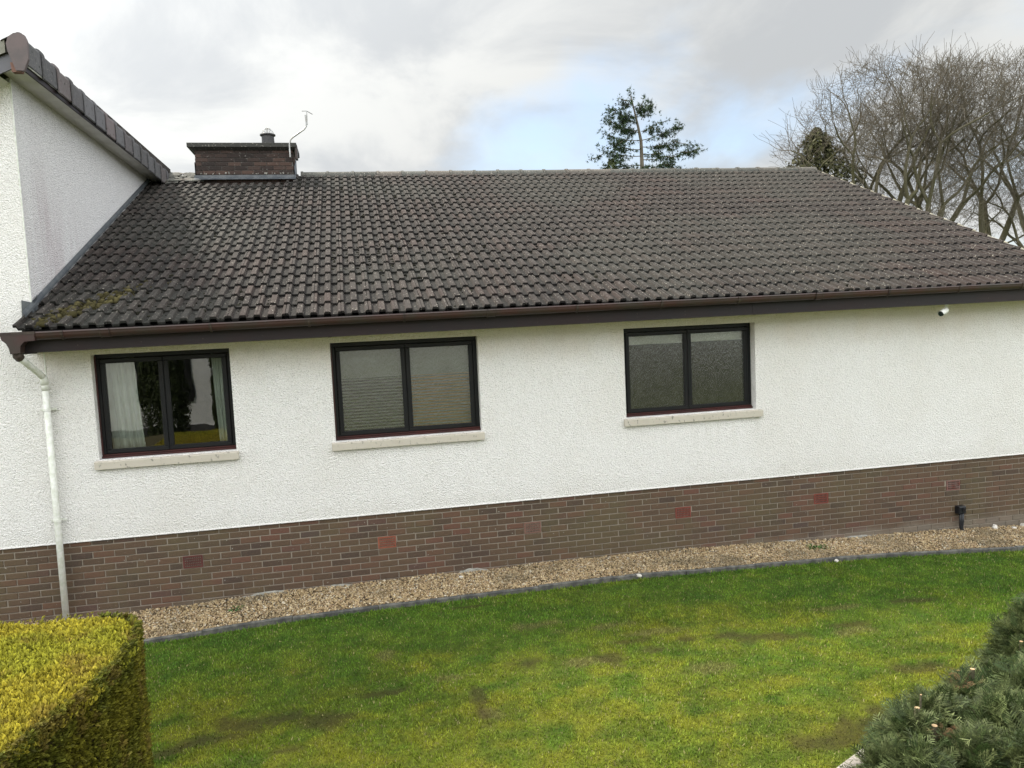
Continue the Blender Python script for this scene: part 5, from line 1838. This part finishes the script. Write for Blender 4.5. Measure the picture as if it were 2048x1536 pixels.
def build_spruce():
    Y0 = 20.0
    e = empty('spruce_tree', (15.4, Y0, -1.2))
    tag(e, 'thin sparse dark green spruce behind the middle of the roof ridge', 'tree')
    L = Vector((-15.4, -Y0, 1.2))
    tr = [(15.45, 0, -1.2), (15.47, 0, 8.1), (15.46, 0, 9.08), (15.35, 0, 9.66), (15.19, 0, 10.38), (15.09, 0, 10.9)]
    mb = MB().tube([Vector((x, Y0 + y, z)) + L for x, y, z in tr], [.15, .085, .065, .05, .03, .010], 8)
    mb.build('trunk', M['twig'], e, True)
    brs = [((15.46, 8.5), (13.59, 8.75)), ((15.46, 9.1), (13.86, 9.44)), ((15.40, 9.4), (14.07, 10.03)), ((15.35, 9.75), (14.35, 10.4)), ((15.2, 10.35), (14.86, 10.80)),
           ((15.47, 8.35), (17.74, 8.89)), ((15.46, 8.85), (17.13, 9.24)), ((15.46, 9.1), (17.08, 9.80)), ((15.50, 9.45), (16.3, 9.95)), ((15.50, 9.9), (15.91, 10.72)),
           ((15.3, 10.0), (15.60, 10.72)), ((15.47, 8.15), (14.1, 8.25)), ((15.47, 8.1), (16.6, 8.3)), ((15.45, 8.75), (14.3, 8.95)), ((15.40, 9.5), (14.7, 9.65)),
           ((15.30, 9.95), (14.75, 10.15)), ((15.46, 8.6), (16.3, 8.75)), ((15.47, 7.8), (13.7, 8.05)), ((15.47, 7.7), (17.3, 8.0))]
    rnd = random.Random(8)
    limbs = MB(); P, T_, A_ = [], [], []
    allb = [(a, b, 0) for a, b in brs]
    for z in np.arange(3.0, 8.0, .5):
        for k in range(3):
            az = rnd.uniform(0, 6.28); Lh = (11.2 - z) * .30
            allb.append(((15.46, z), (15.46 + Lh * math.cos(az) * .5, z + .35), Lh * math.sin(az)))
    for (x0, z0), (x1, z1) in brs:          # side branchlets off the measured boughs
        for q in range(5):
            t = rnd.uniform(.3, .9); xx = x0 + (x1 - x0) * t; zz = z0 + (z1 - z0) * t - .1
            ln = abs(x1 - x0) * .30 + .15
            allb.append(((xx, zz), (xx + (x1 - x0) * .22 + rnd.uniform(-.2, .2), zz + rnd.uniform(-.28, .16)), rnd.uniform(-1, 1) * ln))
    for (x0, z0), (x1, z1), dy in allb:
        if dy == 0: dy = rnd.uniform(-.5, .5)
        a = Vector((x0, Y0, z0)); b = Vector((x1, Y0 + dy, z1))
        m = (a + b) / 2 + Vector((0, 0, -.13 * (b - a).length))
        pts = []
        for i in range(9):
            t = i / 8
            pts.append((1 - t) ** 2 * a + 2 * t * (1 - t) * m + t * t * b)
        limbs.tube([p + L for p in pts], [.019 - .0018 * i for i in range(9)], 5, False)
        ln = (b - a).length
        n = int(8 + ln * 46)
        for i in range(n):
            t = rnd.uniform(.04, 1.0) ** .70
            p = (1 - t) ** 2 * a + 2 * t * (1 - t) * m + t * t * b
            clump = .08 + .30 * t * rnd.random()
            dr = Vector((rnd.gauss(0, 1), rnd.gauss(0, 1), rnd.gauss(-.8 if t < .85 else .3, .9))).normalized()
            q = p + dr * rnd.uniform(0, clump)
            P.append((q + L)[:]); A_.append(dr[:])
    limbs.build('limbs', M['twig'], e)['kind'] = 'stuff'
    P = np.array(P); A_ = np.array(A_); n = len(P)
    # needle spray
    BV, BF = [], []
    for k in range(7):
        a = k * 2.4; c, s = math.cos(a), math.sin(a); o = len(BV)
        BV += [(0, -.06, 0), (0, .06, 0), (c * .45, s * .45, .7 + .1 * (k % 3)), ]
        BF.append((o, o + 1, o + 2))
    BV, BF = np.array(BV), np.array(BF)
    Zv = unit(A_ + RNG.normal(size=(n, 3)) * .4); Xv = unit(np.cross(unit(RNG.normal(size=(n, 3))), Zv)); Yv = np.cross(Zv, Xv)
    V, F = scatter(BV * [1, 2.2, 1], BF, P, Xv, Yv, Zv, RNG.uniform(.06, .14, n))
    t = np.array([[.030, .050, .022]]) * RNG.uniform(.6, 1.7, (n, 1))
    o = big_mesh('needles', V, F, M['needle'], e, np.repeat(t, len(BV), 0)); o['kind'] = 'stuff'


build_spruce()


def leafy(name, label, cat, group, cen, rad, n, size, tint, shape='cone', trunk=True, mat='leaf', seedv=0):
    """an evergreen with its own trunk and a crown of small leaf faces"""
    r = np.random.default_rng(500 + seedv)
    e = empty(name, (cen[0], cen[1], cen[2]))
    tag(e, label, cat, group)
    rx, ry, H = rad
    h = r.random(n)
    if shape == 'cone':
        prof = np.interp(h, [0, .15, .5, .8, 1], [.8, 1, .82, .50, .10])
    elif shape == 'bush':
        prof = np.interp(h, [0, .5, .72, .84, .93, 1], [.7, 1, 1.0, .80, .45, .06])
    elif shape == 'column':
        prof = np.interp(h, [0, .1, .7, .9, 1], [.7, .95, 1, .7, .15])
    else:
        prof = np.sqrt(np.clip(1 - (2 * h - .9) ** 2 / 1.3, .03, 1))
    a = r.uniform(0, 2 * np.pi, n)
    bump = 1 + .35 * (fbm(a * 2.2, h * H * .8, 1.3, 300 + seedv, 3) - .5) * 2
    q = np.sqrt(r.uniform(.45, 1.0, n)) * prof * bump
    if shape == 'bush':      # ragged sprays standing out of the crown
        cl = fbm(a * 7 + 40, h * H * 2.6, 1.0, 400 + seedv, 3)
        q = q * (.78 + .62 * sstep(cl, .38, .72)); h = h + .030 * (cl - .5)
    P = np.stack([rx * q * np.cos(a), ry * q * np.sin(a), h * H], -1)
    nrm = np.stack([np.cos(a), np.sin(a), 0 * a + .4], -1)
    Zv = unit(nrm + r.normal(size=(n, 3)) * .8); Xv = unit(np.cross(unit(r.normal(size=(n, 3))), Zv)); Yv = np.cross(Zv, Xv)
    BV = np.array([(-.5, 0, 0), (0, -.32, .1), (.6, 0, 0), (0, .32, .1)]); BF = np.array([(0, 1, 2, 3)])
    V, F = scatter(BV, BF, P, Xv, Yv, Zv, r.uniform(size * .6, size * 1.4, n))
    t = np.array([tint]) * r.uniform(.5, 1.6, (n, 1))
    o = big_mesh('crown', V, F, M[mat], e, np.repeat(t, 4, 0)); o['kind'] = 'stuff'
    if trunk:
        MB().tube([(0, 0, -.1), (.03, 0, H * .45), (0, .02, H * .92)], [.10, .07, .015], 7).build('trunk', M['bark'], e)
    return e


leafy('bushy_evergreen', 'dense olive-green bushy evergreen at the right end of the roof ridge', 'tree', None, (22.45, 18.9, -1.2), (1.40, 1.3, 10.5), 36000, .10, (.064, .064, .028), 'bush', True, 'leaf', 1)
leafy('low_shrub_top', 'small green shrub tip peeping over the ridge at the left foot of the spruce', 'shrub', None, (14.05, 19.6, -1.2), (.9, .7, 9.52), 2600, .12, (.06, .075, .028), 'cone', True, 'leaf', 2)


# ================================================================== WHAT THE WINDOWS REFLECT (behind the camera)
def build_opposite():
    for i, (x, y, r, H, lab) in enumerate(((-.95, -11.6, .55, 6.6, 'broad columnar evergreen mirrored across the mullion of the leftmost window'),
                                           (.46, -11.9, .27, 6.4, 'columnar evergreen mirrored beside the right-hand curtain of the leftmost window'))):
        leafy('columnar_conifer', lab, 'tree', 'columnar evergreens behind the viewer', (x, y, -1.0), (r, r, H), 26000, .065, (.040, .055, .018), 'column', True, 'leaf', 10 + i)
    hs = empty('neighbour_house', (2, -16.5, -1.1))
    tag(hs, 'white neighbouring house mirrored behind the evergreens in the leftmost window', 'house')
    mb = MB()
    mb.box((-12, -7, 0), (16, 0, 6.2)); mb.build('wall', M['white_wall'], hs)
    MB().prism([(.5, 6.2), (-3.5, 8.4), (-7.5, 6.2)], -12.5, 16.5).build('roof', M['slate'], hs)
    MB().box((-12.02, -.0, 0), (16.02, .025, .45)).build('base_course', M['slate'], hs)
    for x in (-7.5, -4.8, 3.5, 9, 12.5):
        w = MB().box((x, .003, 1.3), (x + 1.6, .05, 2.7)).build('window', M['frame'], hs)
        MB().box((x + .08, .051, 1.38), (x + 1.52, .056, 2.62)).build('pane', M['dark_glass'], hs)
    hg = leafy('boundary_hedge', 'tall dark boundary hedge mirrored in the obscured right-hand window', 'hedge', None, (17.5, -15.2, -1.1), (6.5, 1.0, 3.4), 14000, .2, (.045, .055, .02), 'round', False, 'leaf', 20)


build_opposite()
